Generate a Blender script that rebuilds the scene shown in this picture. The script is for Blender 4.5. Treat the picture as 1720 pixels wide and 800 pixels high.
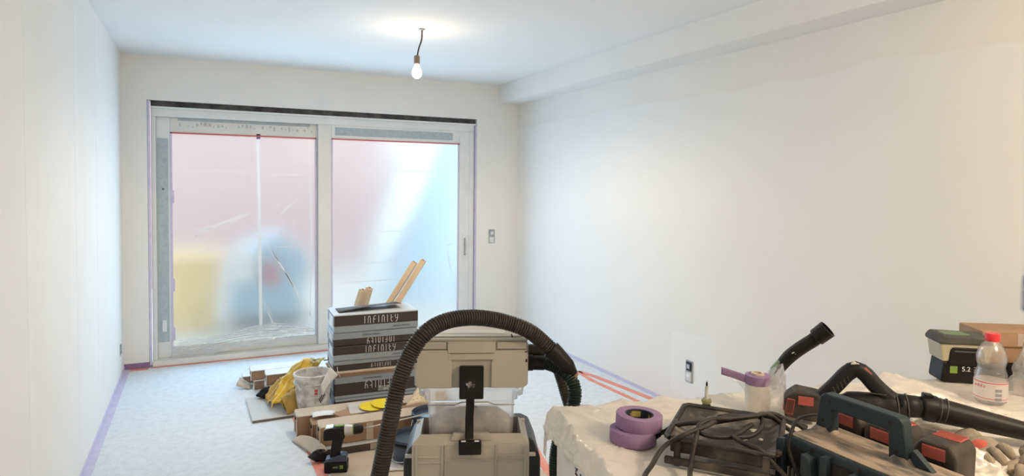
import bpy, bmesh, math, random
from mathutils import Vector, Matrix, Euler, noise

for o in list(bpy.data.objects):
    bpy.data.objects.remove(o)
S = bpy.context.scene
COL = S.collection
PI = math.pi
random.seed(7)

# ------------------------------------------------------------------ camera
cd = bpy.data.cameras.new('camera')
cam = bpy.data.objects.new('camera', cd)
COL.objects.link(cam)
S.camera = cam
cd.sensor_width = 36.0
cd.lens = 36.0 * 1080.03 / 1720.0
cd.shift_y = -46.24 / 1720.0
cd.clip_start = 0.05
r3 = Vector((0.89926834, -0.43727125, 0.01050253))
u3 = Vector((0.00682858, 0.03804368, 0.99925275))
f2 = Vector((0.43734405, 0.89852464, -0.03719742))
mw = Matrix((( r3.x, u3.x, -f2.x, 0.0), (r3.y, u3.y, -f2.y, 0.0), (r3.z, u3.z, -f2.z, 1.5525), (0, 0, 0, 1)))
cam.matrix_world = mw

# ------------------------------------------------------------------ world, exposure, lights
W = bpy.data.worlds.new('world')
S.world = W
W.use_nodes = True
wn = W.node_tree.nodes
wn['Background'].inputs['Color'].default_value = (0.80, 0.90, 1.0, 1)
wn['Background'].inputs['Strength'].default_value = 2.75
S.view_settings.view_transform = 'Standard'
S.view_settings.look = 'None'
S.view_settings.gamma = 1.0
S.view_settings.exposure = 0.25
S.view_settings.use_curve_mapping = False


def light(name, kind, loc, energy, color, size=None, sy=None, rot=(0, 0, 0)):
    d = bpy.data.lights.new(name, kind)
    d.energy = energy
    d.color = color
    if kind == 'AREA':
        d.shape = 'RECTANGLE'
        d.size = size
        d.size_y = sy
    elif size:
        d.shadow_soft_size = size
    o = bpy.data.objects.new(name, d)
    COL.objects.link(o)
    o.location = loc
    o.rotation_euler = rot
    return o


# daylight entering through the sliding door
day = light('daylight_through_door', 'AREA', (1.09, 6.10, 1.12), 33, (0.45, 0.73, 1.0), 2.7, 1.95, (-PI / 2, 0, 0))
day.data.spread = math.radians(168)
BULB_W, BULB2_W = (9, 40), (172, 0)
BULB_C = (1.0, 0.79, 0.56)
BULB2_C = (1.0, 0.79, 0.56)


# ------------------------------------------------------------------ materials
def mat(name, col, rough=0.6, col2=None, scale=8.0, detail=4.0, lo=0.35, hi=0.65, bump=0.0, bscale=None,
        metal=0.0, spec=0.4, stretch=None, coat=0.0, trans=0.0, alpha=1.0, emit=None, estr=0.0, sss=0.0):
    m = bpy.data.materials.new(name)
    m.use_nodes = True
    nt = m.node_tree
    b = nt.nodes['Principled BSDF']
    b.inputs['Base Color'].default_value = (*col, 1)
    b.inputs['Roughness'].default_value = rough
    b.inputs['Metallic'].default_value = metal
    b.inputs['Specular IOR Level'].default_value = spec
    b.inputs['Coat Weight'].default_value = coat
    b.inputs['Transmission Weight'].default_value = trans
    b.inputs['Alpha'].default_value = alpha
    if emit:
        b.inputs['Emission Color'].default_value = (*emit, 1)
        b.inputs['Emission Strength'].default_value = estr
    tc = nt.nodes.new('ShaderNodeTexCoord')
    vec = tc.outputs['Object']
    if stretch:
        mp = nt.nodes.new('ShaderNodeMapping')
        mp.inputs['Scale'].default_value = stretch
        nt.links.new(vec, mp.inputs['Vector'])
        vec = mp.outputs['Vector']
    if col2 is None:
        col2 = tuple(c * 0.9 for c in col)
    n = nt.nodes.new('ShaderNodeTexNoise')
    n.inputs['Scale'].default_value = scale
    n.inputs['Detail'].default_value = detail
    nt.links.new(vec, n.inputs['Vector'])
    r = nt.nodes.new('ShaderNodeValToRGB')
    r.color_ramp.elements[0].position = lo
    r.color_ramp.elements[1].position = hi
    r.color_ramp.elements[0].color = (*col, 1)
    r.color_ramp.elements[1].color = (*col2, 1)
    nt.links.new(n.outputs['Fac'], r.inputs['Fac'])
    nt.links.new(r.outputs['Color'], b.inputs['Base Color'])
    if bump:
        n2 = nt.nodes.new('ShaderNodeTexNoise')
        n2.inputs['Scale'].default_value = bscale or scale * 3
        n2.inputs['Detail'].default_value = 6
        nt.links.new(vec, n2.inputs['Vector'])
        bp = nt.nodes.new('ShaderNodeBump')
        bp.inputs['Strength'].default_value = bump
        bp.inputs['Distance'].default_value = 0.01
        nt.links.new(n2.outputs['Fac'], bp.inputs['Height'])
        nt.links.new(bp.outputs['Normal'], b.inputs['Normal'])
    return m


def band_mat(name, stops, rough=0.5):
    """flat print in horizontal bands on a box (constant ramp over its height)"""
    m = mat(name, (0.5, 0.5, 0.5), rough)
    nt = m.node_tree
    b = nt.nodes['Principled BSDF']
    tc = [n for n in nt.nodes if n.type == 'TEX_COORD'][0]
    sx = nt.nodes.new('ShaderNodeSeparateXYZ')
    nt.links.new(tc.outputs['Generated'], sx.inputs[0])
    r = nt.nodes.new('ShaderNodeValToRGB')
    r.color_ramp.interpolation = 'CONSTANT'
    e = r.color_ramp.elements
    while len(e) < len(stops):
        e.new(0.5)
    for k, (p, c) in enumerate(stops):
        e[k].position = p
        e[k].color = (*c, 1)
    nt.links.new(sx.outputs['Z'], r.inputs['Fac'])
    nt.links.new(r.outputs['Color'], b.inputs['Base Color'])
    return m


def film_mat(name, col, rough, ior, milk, clear, gloss=0.08, dshare=0.5):
    """thin plastic film: blurred refraction + milky translucency + a little clear view + sheen"""
    m = bpy.data.materials.new(name)
    m.use_nodes = True
    nt = m.node_tree
    nt.nodes.clear()
    out = nt.nodes.new('ShaderNodeOutputMaterial')
    rf = nt.nodes.new('ShaderNodeBsdfRefraction')
    rf.inputs['Color'].default_value = (*col, 1)
    rf.inputs['Roughness'].default_value = rough
    rf.inputs['IOR'].default_value = ior
    tl = nt.nodes.new('ShaderNodeBsdfTranslucent')
    tl.inputs['Color'].default_value = (*col, 1)
    df = nt.nodes.new('ShaderNodeBsdfDiffuse')
    df.inputs['Color'].default_value = (*col, 1)
    tp = nt.nodes.new('ShaderNodeBsdfTransparent')
    gl = nt.nodes.new('ShaderNodeBsdfGlossy')
    gl.inputs['Roughness'].default_value = 0.25
    mm = nt.nodes.new('ShaderNodeMixShader')
    mm.inputs[0].default_value = dshare
    nt.links.new(tl.outputs[0], mm.inputs[1])
    nt.links.new(df.outputs[0], mm.inputs[2])
    m1 = nt.nodes.new('ShaderNodeMixShader')
    m1.inputs[0].default_value = milk
    nt.links.new(rf.outputs[0], m1.inputs[1])
    nt.links.new(mm.outputs[0], m1.inputs[2])
    m2 = nt.nodes.new('ShaderNodeMixShader')
    m2.inputs[0].default_value = clear
    nt.links.new(m1.outputs[0], m2.inputs[1])
    nt.links.new(tp.outputs[0], m2.inputs[2])
    m3 = nt.nodes.new('ShaderNodeMixShader')
    m3.inputs[0].default_value = gloss
    nt.links.new(m2.outputs[0], m3.inputs[1])
    nt.links.new(gl.outputs[0], m3.inputs[2])
    nt.links.new(m3.outputs[0], out.inputs[0])
    return m


M = {}
M['wall'] = mat('plaster_white', (0.88, 0.865, 0.835), 0.75, (0.86, 0.84, 0.80), 1.3, 3, 0.4, 0.7, 0.04, 60)
M['ceiling'] = mat('ceiling_white', (0.88, 0.875, 0.86), 0.8, (0.865, 0.86, 0.84), 1.0)
M['fleece'] = mat('fleece_floor_cover', (0.78, 0.825, 0.87), 0.9, (0.69, 0.735, 0.78), 22, 9, 0.42, 0.74, 0.5, 110)
M['door_white'] = mat('door_white', (0.83, 0.84, 0.83), 0.4, (0.78, 0.79, 0.78), 5)
M['door_cream'] = mat('door_cream', (0.80, 0.79, 0.75), 0.4, (0.74, 0.73, 0.70), 4)
M['grey_strip'] = mat('grey_protection_strip', (0.42, 0.47, 0.50), 0.6, (0.50, 0.55, 0.57), 40)
M['black_gap'] = mat('slot_shade_black', (0.02, 0.02, 0.022), 0.5, (0.09, 0.085, 0.08), 12)
M['purple'] = mat('purple_tape', (0.27, 0.17, 0.31), 0.7, (0.31, 0.20, 0.35), 20)
M['lilac'] = mat('lilac_tape', (0.60, 0.56, 0.74), 0.6, (0.68, 0.64, 0.79), 14)
M['red_tape'] = mat('red_tape', (0.84, 0.26, 0.18), 0.45, (0.87, 0.36, 0.27), 14)
M['red_line'] = mat('red_gasket', (0.72, 0.16, 0.18), 0.5)
M['seal'] = mat('seal_dark', (0.16, 0.16, 0.17), 0.6)
M['metal'] = mat('galvanised', (0.55, 0.56, 0.57), 0.35, (0.4, 0.41, 0.42), 30, metal=0.8)
M['black'] = mat('black_plastic', (0.007, 0.0066, 0.0062), 0.45, (0.014, 0.013, 0.012), 14, spec=0.22)
M['hose_dark'] = mat('hose_dark', (0.036, 0.030, 0.026), 0.5, (0.055, 0.045, 0.038), 10, spec=0.3)
M['hose_green'] = mat('hose_green', (0.011, 0.020, 0.015), 0.4, (0.020, 0.038, 0.028), 8, spec=0.3)
M['taupe'] = mat('case_light_grey', (0.47, 0.435, 0.38), 0.5, (0.445, 0.41, 0.355), 3, bump=0.05, bscale=220)
M['taupe_dark'] = mat('case_recess_grey', (0.48, 0.43, 0.37), 0.55, (0.44, 0.39, 0.34), 3)
M['vac_dark'] = mat('vacuum_dark', (0.03, 0.032, 0.035), 0.45)
M['vac_green'] = mat('vacuum_green', (0.22, 0.42, 0.05), 0.45)
M['dust'] = mat('grey_plaster_dust', (0.34, 0.32, 0.31), 0.95, (0.60, 0.57, 0.54), 14, 6, bump=0.5, bscale=50)
M['smear'] = mat('thin_plaster_smear', (0.02, 0.018, 0.017), 0.8, (0.36, 0.34, 0.32), 45, 8, 0.42, 0.66)
M['cardboard'] = mat('cardboard', (0.40, 0.255, 0.155), 0.8, (0.34, 0.21, 0.125), 6, 5, bump=0.05, bscale=90)
M['cardboard_pale'] = mat('cardboard_pale', (0.62, 0.52, 0.42), 0.8, (0.56, 0.46, 0.36), 6)
M['cardboard_dark'] = mat('cardboard_dark', (0.05, 0.042, 0.036), 0.7, (0.10, 0.075, 0.06), 6)
M['white_edge'] = mat('white_board', (0.80, 0.80, 0.79), 0.6, (0.72, 0.72, 0.71), 10)
M['paper'] = mat('white_paper', (0.84, 0.84, 0.83), 0.7, (0.78, 0.78, 0.77), 9)
M['grey_board'] = mat('grey_board', (0.62, 0.60, 0.57), 0.65, (0.56, 0.54, 0.51), 5, stretch=(1, 8, 1))
M['board_edge'] = mat('board_edge', (0.17, 0.15, 0.13), 0.8)
M['pine'] = mat('pine', (0.86, 0.68, 0.48), 0.65, (0.78, 0.58, 0.38), 9, 5, stretch=(6, 6, 0.5))
M['pine_end'] = mat('pine_end', (0.58, 0.40, 0.24), 0.8, (0.44, 0.28, 0.16), 60)
M['yellow'] = mat('yellow_oilskin', (0.80, 0.52, 0.03), 0.45, (0.55, 0.34, 0.06), 7, 5, bump=0.25, bscale=14)
M['ochre'] = mat('ochre_lining', (0.56, 0.36, 0.09), 0.6, (0.46, 0.28, 0.07), 6, 5, bump=0.2, bscale=16)
M['disc_yellow'] = mat('sanding_yellow', (0.88, 0.70, 0.03), 0.7, (0.80, 0.62, 0.03), 30)
M['sandpaper'] = mat('sanding_sheet', (0.74, 0.62, 0.44), 0.8, (0.66, 0.54, 0.37), 20)
M['ink'] = mat('print_ink', (0.035, 0.032, 0.032), 0.7, spec=0.1)
M['ink_grey'] = mat('print_grey', (0.28, 0.29, 0.30), 0.6)
M['ink_faint'] = mat('print_faint', (0.56, 0.57, 0.57), 0.6)
M['ink_red'] = mat('print_red', (0.62, 0.08, 0.08), 0.5)
M['print_white'] = mat('print_white', (0.82, 0.80, 0.77), 0.5)
M['bucket'] = mat('plaster_stained_bucket', (0.74, 0.72, 0.68), 0.6, (0.36, 0.32, 0.28), 18, 9, 0.48, 0.72, 0.2, 60)
M['bucket_blue'] = mat('blue_black_bucket', (0.045, 0.062, 0.10), 0.25, (0.07, 0.09, 0.13), 5)
M['green'] = mat('tool_green', (0.21, 0.33, 0.06), 0.45)
M['green_dull'] = mat('tool_green_dull', (0.14, 0.22, 0.11), 0.5)
M['olive'] = mat('olive_plastic', (0.24, 0.25, 0.11), 0.5)
M['chuck'] = mat('chuck_grey', (0.62, 0.60, 0.55), 0.35, metal=0.6)
M['tape_core'] = mat('tape_core', (0.03, 0.035, 0.05), 0.6)
M['tape_core_y'] = mat('tape_core_label', (0.42, 0.34, 0.10), 0.6, (0.05, 0.05, 0.06), 60, 2, 0.5, 0.56)
M['tray'] = mat('dirty_tray_black', (0.022, 0.019, 0.016), 0.5, (0.15, 0.125, 0.10), 14, 9, 0.52, 0.85, 0.2, 60)
M['splatter'] = mat('tray_inside_dusty', (0.055, 0.046, 0.038), 0.6, (0.42, 0.37, 0.31), 14, 10, 0.50, 0.80, 0.2, 60)
M['blob'] = mat('dried_plaster', (0.72, 0.68, 0.60), 0.9, (0.60, 0.56, 0.50), 40)
M['cable'] = mat('rubber_cable', (0.020, 0.017, 0.014), 0.5, (0.055, 0.044, 0.036), 24, 7, spec=0.3)
M['teal'] = mat('charger_blue_grey', (0.019, 0.033, 0.041), 0.45, (0.029, 0.045, 0.054), 6, spec=0.25)
M['teal_dusty'] = mat('charger_dusty_top', (0.36, 0.28, 0.21), 0.8, (0.07, 0.075, 0.075), 14, 9, 0.42, 0.68, stretch=(1, 3, 1))
M['bat_black'] = mat('battery_dusty_black', (0.020, 0.017, 0.015), 0.55, (0.075, 0.058, 0.046), 18, 8, spec=0.25)
M['bat_red'] = mat('battery_red', (0.46, 0.10, 0.08), 0.55, (0.38, 0.10, 0.08), 20)
M['blower'] = mat('blower_blue_black', (0.009, 0.010, 0.012), 0.45, (0.020, 0.020, 0.021), 10, spec=0.22)
M['nozzle'] = mat('nozzle_black', (0.007, 0.006, 0.005), 0.45, (0.020, 0.016, 0.013), 5, 5, spec=0.22)
M['ivory'] = mat('ivory_plastic', (0.46, 0.43, 0.30), 0.5)
M['soft_grey'] = mat('dusty_black_top', (0.055, 0.052, 0.048), 0.7, (0.10, 0.095, 0.085), 14)
M['glove'] = mat('grey_knit', (0.36, 0.30, 0.235), 0.95, (0.29, 0.24, 0.18), 60, bump=0.3, bscale=200)
M['glove_red'] = mat('glove_red', (0.62, 0.12, 0.08), 0.7, (0.52, 0.10, 0.07), 30)
M['cap_red'] = mat('cap_red', (0.75, 0.04, 0.05), 0.35)
M['white_carton'] = mat('white_carton', (0.84, 0.81, 0.79), 0.6, (0.80, 0.77, 0.75), 3)
M['ply'] = mat('table_board', (0.62, 0.50, 0.36), 0.7, (0.52, 0.40, 0.28), 5, stretch=(1, 7, 1))
M['socket_white'] = mat('socket_white', (0.84, 0.83, 0.80), 0.35)
M['socket_black'] = mat('socket_black', (0.03, 0.03, 0.035), 0.5)
M['bulb_glass'] = mat('bulb_lit', (1, 0.95, 0.85), 0.4, emit=(1.0, 0.86, 0.66), estr=7.0)
M['lampholder'] = mat('lampholder', (0.15, 0.12, 0.09), 0.5, (0.24, 0.19, 0.14), 20)
M['film'] = film_mat('masking_film', (0.97, 0.975, 0.98), 0.58, 1.25, 0.22, 0.0, 0.02, 0.25)
M['crease'] = film_mat('film_crease', (1.0, 1.0, 1.0), 0.3, 1.2, 0.95, 0.0, 0.0, 0.02)
M['loose_film'] = film_mat('loose_film', (0.97, 0.98, 0.98), 0.3, 1.15, 0.4, 0.45, 0.12, 0.5)
M['bag'] = film_mat('clear_bag', (0.95, 0.94, 0.93), 0.2, 1.15, 0.40, 0.45, 0.14)
M['container'] = film_mat('milky_container', (0.90, 0.87, 0.83), 0.2, 1.15, 0.36, 0.45, 0.07)
M['pet'] = film_mat('clear_pet', (0.97, 0.97, 0.96), 0.05, 1.12, 0.12, 0.62, 0.16)
M['label_clear'] = film_mat('bottle_label', (0.95, 0.90, 0.86), 0.2, 1.1, 0.8, 0.15, 0.06)


def sheet_material():
    m = film_mat('cream_dust_sheet', (0.94, 0.895, 0.83), 0.35, 1.2, 0.97, 0.10, 0.12, 0.80)
    nt = m.node_tree
    n = nt.nodes.new('ShaderNodeTexNoise')
    n.inputs['Scale'].default_value = 16
    n.inputs['Detail'].default_value = 8
    n.inputs['Distortion'].default_value = 1.5
    tc = nt.nodes.new('ShaderNodeTexCoord')
    nt.links.new(tc.outputs['Object'], n.inputs['Vector'])
    bp = nt.nodes.new('ShaderNodeBump')
    bp.inputs['Strength'].default_value = 0.25
    bp.inputs['Distance'].default_value = 0.02
    nt.links.new(n.outputs['Fac'], bp.inputs['Height'])
    for k in nt.nodes:
        if k.type in ('BSDF_DIFFUSE', 'BSDF_GLOSSY', 'BSDF_TRANSLUCENT'):
            nt.links.new(bp.outputs['Normal'], k.inputs['Normal'])
    return m


M['sheet'] = sheet_material()


def primed_wall():
    """plaster whose top strip and a patch round the socket have another paint coat"""
    m = mat('plaster_white_patched', (0.88, 0.865, 0.835), 0.75, (0.86, 0.84, 0.80), 1.3, 3, 0.4, 0.7, 0.04, 60)
    nt = m.node_tree
    N, K = nt.nodes.new, nt.links.new
    b = nt.nodes['Principled BSDF']
    base = b.inputs['Base Color'].links[0].from_socket
    tc = N('ShaderNodeTexCoord')
    sp = N('ShaderNodeSeparateXYZ')
    K(tc.outputs['Object'], sp.inputs[0])
    ns = N('ShaderNodeTexNoise')
    ns.inputs['Scale'].default_value = 1.7
    ns.inputs['Detail'].default_value = 5
    K(tc.outputs['Object'], ns.inputs['Vector'])
    ad = N('ShaderNodeMath')
    ad.operation = 'MULTIPLY_ADD'
    K(ns.outputs['Fac'], ad.inputs[0])
    ad.inputs[1].default_value = 0.16
    K(sp.outputs['Z'], ad.inputs[2])
    r = N('ShaderNodeValToRGB')
    e = r.color_ramp.elements
    e[0].position, e[0].color = 0.0, (0, 0, 0, 1)
    e[1].position, e[1].color = 1.0, (0.55, 0.55, 0.55, 1)
    for p, v in ((0.42, 0.0), (0.50, 1.0), (0.60, 0.6)):
        q = e.new(p)
        q.color = (v, v, v, 1)
    mr = N('ShaderNodeMapRange')
    mr.inputs['From Min'].default_value = 2.18
    mr.inputs['From Max'].default_value = 2.36
    K(ad.outputs[0], mr.inputs['Value'])
    K(mr.outputs[0], r.inputs['Fac'])
    mx = N('ShaderNodeMix')
    mx.data_type = 'RGBA'
    K(r.outputs['Color'], mx.inputs[0])
    K(base, mx.inputs[6])
    mx.inputs[7].default_value = (0.855, 0.815, 0.755, 1)
    # filler patch round the socket
    def inside(sock, lo, hi):
        a = N('ShaderNodeMath'); a.operation = 'GREATER_THAN'; K(sock, a.inputs[0]); a.inputs[1].default_value = lo
        c = N('ShaderNodeMath'); c.operation = 'LESS_THAN'; K(sock, c.inputs[0]); c.inputs[1].default_value = hi
        d = N('ShaderNodeMath'); d.operation = 'MULTIPLY'; K(a.outputs[0], d.inputs[0]); K(c.outputs[0], d.inputs[1])
        return d.outputs[0]
    pm = N('ShaderNodeMath'); pm.operation = 'MULTIPLY'
    K(inside(sp.outputs['Y'], 3.18, 3.62), pm.inputs[0])
    K(inside(ad.outputs[0], 0.20, 0.62), pm.inputs[1])
    m2 = N('ShaderNodeMix')
    m2.data_type = 'RGBA'
    K(pm.outputs[0], m2.inputs[0])
    K(mx.outputs[2], m2.inputs[6])
    m2.inputs[7].default_value = (0.888, 0.878, 0.855, 1)
    K(m2.outputs[2], b.inputs['Base Color'])
    return m


M['wall_patched'] = primed_wall()


def glass_material():
    m = bpy.data.materials.new('door_glass')
    m.use_nodes = True
    nt = m.node_tree
    nt.nodes.clear()
    out = nt.nodes.new('ShaderNodeOutputMaterial')
    tp = nt.nodes.new('ShaderNodeBsdfTransparent')
    tp.inputs['Color'].default_value = (0.95, 0.98, 0.97, 1)
    gl = nt.nodes.new('ShaderNodeBsdfGlossy')
    gl.inputs['Roughness'].default_value = 0.02
    lw = nt.nodes.new('ShaderNodeFresnel')
    lw.inputs['IOR'].default_value = 1.3
    mx = nt.nodes.new('ShaderNodeMixShader')
    nt.links.new(lw.outputs[0], mx.inputs[0])
    nt.links.new(tp.outputs[0], mx.inputs[1])
    nt.links.new(gl.outputs[0], mx.inputs[2])
    nt.links.new(mx.outputs[0], out.inputs[0])
    return m


M['glass'] = glass_material()


# ------------------------------------------------------------------ mesh helpers
def tag(o, label=None, cat=None, group=None, kind=None):
    if label:
        o['label'] = label
    if cat:
        o['category'] = cat
    if group:
        o['group'] = group
    if kind:
        o['kind'] = kind
    return o


def thing(name, label, cat, loc=(0, 0, 0), rotz=0.0, group=None, kind=None):
    o = bpy.data.objects.new(name, None)
    COL.objects.link(o)
    o.location = loc
    o.rotation_euler = (0, 0, rotz)
    o.empty_display_size = 0.05
    return tag(o, label, cat, group, kind)


def spline(pts, step=0.01):
    P = [Vector(p) for p in pts]
    P = [P[0] * 2 - P[1]] + P + [P[-1] * 2 - P[-2]]
    out = []
    for i in range(1, len(P) - 2):
        a, b, c, d = P[i - 1], P[i], P[i + 1], P[i + 2]
        n = max(1, int((c - b).length / step))
        for k in range(n):
            t = k / n
            out.append(0.5 * ((2 * b) + (c - a) * t + (2 * a - 5 * b + 4 * c - d) * t * t + (3 * b - a - 3 * c + d) * t ** 3))
    out.append(P[-2])
    return out


class MB:
    def __init__(self):
        self.bm = bmesh.new()

    def box(self, c, s, rot=(0, 0, 0), bev=0.0, seg=2):
        r = bmesh.ops.create_cube(self.bm, size=1.0)
        vs = r['verts']
        bmesh.ops.scale(self.bm, vec=s, verts=vs)
        if bev > 0:
            es = list({e for v in vs for e in v.link_edges})
            g = bmesh.ops.bevel(self.bm, geom=es, offset=bev, segments=seg, affect='EDGES', profile=0.5)
            vs = list({v for v in g['verts']} | {v for v in vs if v.is_valid})
        mt = Matrix.Translation(c) @ Euler(rot).to_matrix().to_4x4()
        bmesh.ops.transform(self.bm, matrix=mt, verts=vs)
        return self

    def b2(self, x0, x1, y0, y1, z0, z1, bev=0.0, seg=2):
        return self.box(((x0 + x1) / 2, (y0 + y1) / 2, (z0 + z1) / 2), (abs(x1 - x0), abs(y1 - y0), abs(z1 - z0)), bev=bev, seg=seg)

    def prism(self, poly, y0, y1, bev=0.0, seg=2, mtx=None):
        """polygon in local XZ, extruded along Y"""
        bm2 = bmesh.new()
        va = [bm2.verts.new((x, y0, z)) for x, z in poly]
        vb = [bm2.verts.new((x, y1, z)) for x, z in poly]
        n = len(poly)
        bm2.faces.new(va)
        bm2.faces.new(vb[::-1])
        for i in range(n):
            bm2.faces.new((va[i], vb[i], vb[(i + 1) % n], va[(i + 1) % n]))
        bmesh.ops.recalc_face_normals(bm2, faces=bm2.faces)
        if bev:
            bmesh.ops.bevel(bm2, geom=list(bm2.edges), offset=bev, segments=seg, affect='EDGES', profile=0.5)
        if mtx:
            bmesh.ops.transform(bm2, matrix=mtx, verts=bm2.verts)
        me = bpy.data.meshes.new('tmp')
        bm2.to_mesh(me)
        bm2.free()
        self.bm.from_mesh(me)
        bpy.data.meshes.remove(me)
        return self

    def tube(self, pts, r, n=12, caps=True, up=None, flat=1.0):
        """swept ring along a list of points; r a number or one radius per point"""
        P = [Vector(p) for p in pts]
        m = len(P)
        R = r if isinstance(r, (list, tuple)) else [r] * m
        T = []
        for i in range(m):
            t = P[min(i + 1, m - 1)] - P[max(i - 1, 0)]
            if t.length < 1e-9:
                t = T[-1].copy() if T else Vector((0, 0, 1))
            T.append(t.normalized())
        ref = Vector(up) if up else (Vector((0, 0, 1)) if abs(T[0].z) < 0.9 else Vector((1, 0, 0)))
        u = (ref - T[0] * ref.dot(T[0])).normalized()
        rings = []
        for i in range(m):
            u = (u - T[i] * u.dot(T[i])).normalized()
            v = T[i].cross(u)
            rings.append([self.bm.verts.new(P[i] + (u * math.cos(2 * PI * k / n) * flat + v * math.sin(2 * PI * k / n)) * R[i]) for k in range(n)])
        for i in range(m - 1):
            for k in range(n):
                k2 = (k + 1) % n
                self.bm.faces.new((rings[i][k], rings[i][k2], rings[i + 1][k2], rings[i + 1][k]))
        if caps:
            self.bm.faces.new(rings[0][::-1])
            self.bm.faces.new(rings[-1])
        return self

    def cyl(self, p0, p1, r0, r1=None, n=20):
        return self.tube([p0, p1], [r0, r0 if r1 is None else r1], n)

    def lathe(self, prof, c=(0, 0, 0), n=32, mtx=None, wob=0.0):
        mt = mtx or Matrix.Identity(4)
        rings = []
        for (r, z) in prof:
            ring = []
            for k in range(n):
                a = 2 * PI * k / n
                rr = r * (1 + wob * math.sin(3 * a + z * 9))
                ring.append(self.bm.verts.new(mt @ Vector((c[0] + rr * math.cos(a), c[1] + rr * math.sin(a), c[2] + z))))
            rings.append(ring)
        for i in range(len(prof) - 1):
            for k in range(n):
                k2 = (k + 1) % n
                self.bm.faces.new((rings[i][k], rings[i][k2], rings[i + 1][k2], rings[i + 1][k]))
        if prof[0][0] > 1e-4 and prof[0] != prof[-1]:
            pass
        return self

    def grid(self, fn, nu, nv):
        vs = [[self.bm.verts.new(fn(i / nu, j / nv)) for j in range(nv + 1)] for i in range(nu + 1)]
        for i in range(nu):
            for j in range(nv):
                self.bm.faces.new((vs[i][j], vs[i + 1][j], vs[i + 1][j + 1], vs[i][j + 1]))
        return self

    def strokes(self, lines, w, t, mtx):
        """flat print: each polyline becomes a ribbon in local XZ with thickness t towards -Y"""
        for ln in lines:
            for (x0, z0), (x1, z1) in zip(ln[:-1], ln[1:]):
                dx, dz = x1 - x0, z1 - z0
                L = math.hypot(dx, dz) or 1e-6
                nx, nz = -dz / L * w / 2, dx / L * w / 2
                ex, ez = dx / L * w * 0.3, dz / L * w * 0.3
                q = [(x0 + nx - ex, z0 + nz - ez), (x1 + nx + ex, z1 + nz + ez), (x1 - nx + ex, z1 - nz + ez), (x0 - nx - ex, z0 - nz - ez)]
                self.prism(q, -t, 0, mtx=mtx)
        return self

    def build(self, name, m, parent=None, smooth=False, weld=False, solid=0.0):
        if weld:
            bmesh.ops.remove_doubles(self.bm, verts=self.bm.verts, dist=1e-5)
        bmesh.ops.recalc_face_normals(self.bm, faces=self.bm.faces)
        me = bpy.data.meshes.new(name)
        self.bm.to_mesh(me)
        self.bm.free()
        me.materials.append(M[m] if isinstance(m, str) else m)
        if smooth:
            for p in me.polygons:
                p.use_smooth = True
            if smooth == 'auto':
                try:
                    me.set_sharp_from_angle(angle=math.radians(38))
                except Exception:
                    pass
        o = bpy.data.objects.new(name, me)
        COL.objects.link(o)
        if parent:
            o.parent = parent
        if solid:
            md = o.modifiers.new('solid', 'SOLIDIFY')
            md.thickness = solid
            md.offset = 0
        return o


def letters_infinity():
    """tall narrow letters of the box print: each letter as strokes in a unit-high cell"""
    I = [[(0, 0), (0, 1)]]
    N = [[(0, 0), (0, 0.7), (0.06, 0.9), (0.18, 1.0), (0.3, 0.9), (0.36, 0.7), (0.36, 0)]]
    F = [[(0, 0), (0, 0.7), (0.07, 0.92), (0.2, 1.0), (0.36, 1.0)], [(0, 0.5), (0.3, 0.5)]]
    T = [[(0.06, 1.0), (0.06, 0.25), (0.14, 0.04), (0.32, 0.0)], [(0.06, 0.62), (0.34, 0.62)]]
    Y = [[(0, 1.0), (0, 0.6), (0.1, 0.46), (0.34, 0.5)], [(0.38, 1.0), (0.38, 0.45), (0.3, 0.15), (0.1, -0.08)]]
    x = 0
    out = []
    for g, adv in ((I, 0.42), (N, 0.68), (F, 0.66), (I, 0.44), (N, 0.68), (I, 0.42), (T, 0.60), (Y, 0.34)):
        for ln in g:
            out.append([(p[0] * 0.8 + x, p[1]) for p in ln])
        x += adv
    return out, x


LTR, LTRW = letters_infinity()


def text_mesh(name, body, size, m, parent, loc, rot, extrude=0.0004):
    c = bpy.data.curves.new(name, 'FONT')
    c.body = body
    c.size = size
    c.extrude = extrude
    c.align_x = 'CENTER'
    c.align_y = 'CENTER'
    t = bpy.data.objects.new(name, c)
    COL.objects.link(t)
    bpy.context.view_layer.update()
    me = bpy.data.meshes.new_from_object(t)
    bpy.data.objects.remove(t)
    me.materials.clear()
    me.materials.append(M[m])
    o = bpy.data.objects.new(name, me)
    COL.objects.link(o)
    o.parent = parent
    o.location = loc
    o.rotation_euler = rot
    return o


def struct(name, mb, m, label=None, smooth=False):
    o = mb.build(name, m, smooth=smooth)
    return tag(o, label, None, None, 'structure')


# ------------------------------------------------------------------ the room
XL, XR, YB, YF, H = -0.568, 3.045, 6.126, -2.6, 2.6
DL, DR, DT = -0.385, 2.573, 2.24
struct('floor', MB().b2(XL - 0.2, XR + 0.2, YF - 0.2, YB + 0.36, -0.12, 0), 'fleece', 'floor covered with bluish white fleece sheeting')
struct('ceiling', MB().b2(XL - 0.2, XR + 0.2, YF - 0.2, YB + 0.36, H, H + 0.12), 'ceiling', 'smooth white plaster ceiling')
struct('wall_left', MB().b2(XL - 0.2, XL, YF - 0.2, YB + 0.36, 0, H), 'wall', 'bare white plastered wall on the left')
struct('wall_right', MB().b2(XR, XR + 0.2, YF - 0.2, YB + 0.36, 0, H), 'wall_patched', 'long bare plastered wall on the right')
struct('wall_rear', MB().b2(XL, XR, YF - 0.2, YF, 0, H), 'wall', 'plain white wall behind the viewer')
wb = MB()
wb.b2(XL, DL, YB, YB + 0.36, 0, H)
wb.b2(DR, XR, YB, YB + 0.36, 0, H)
wb.b2(DL, DR, YB, YB + 0.36, DT, H)
struct('wall_back', wb, 'wall', 'white end wall around the sliding glass door')
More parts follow.
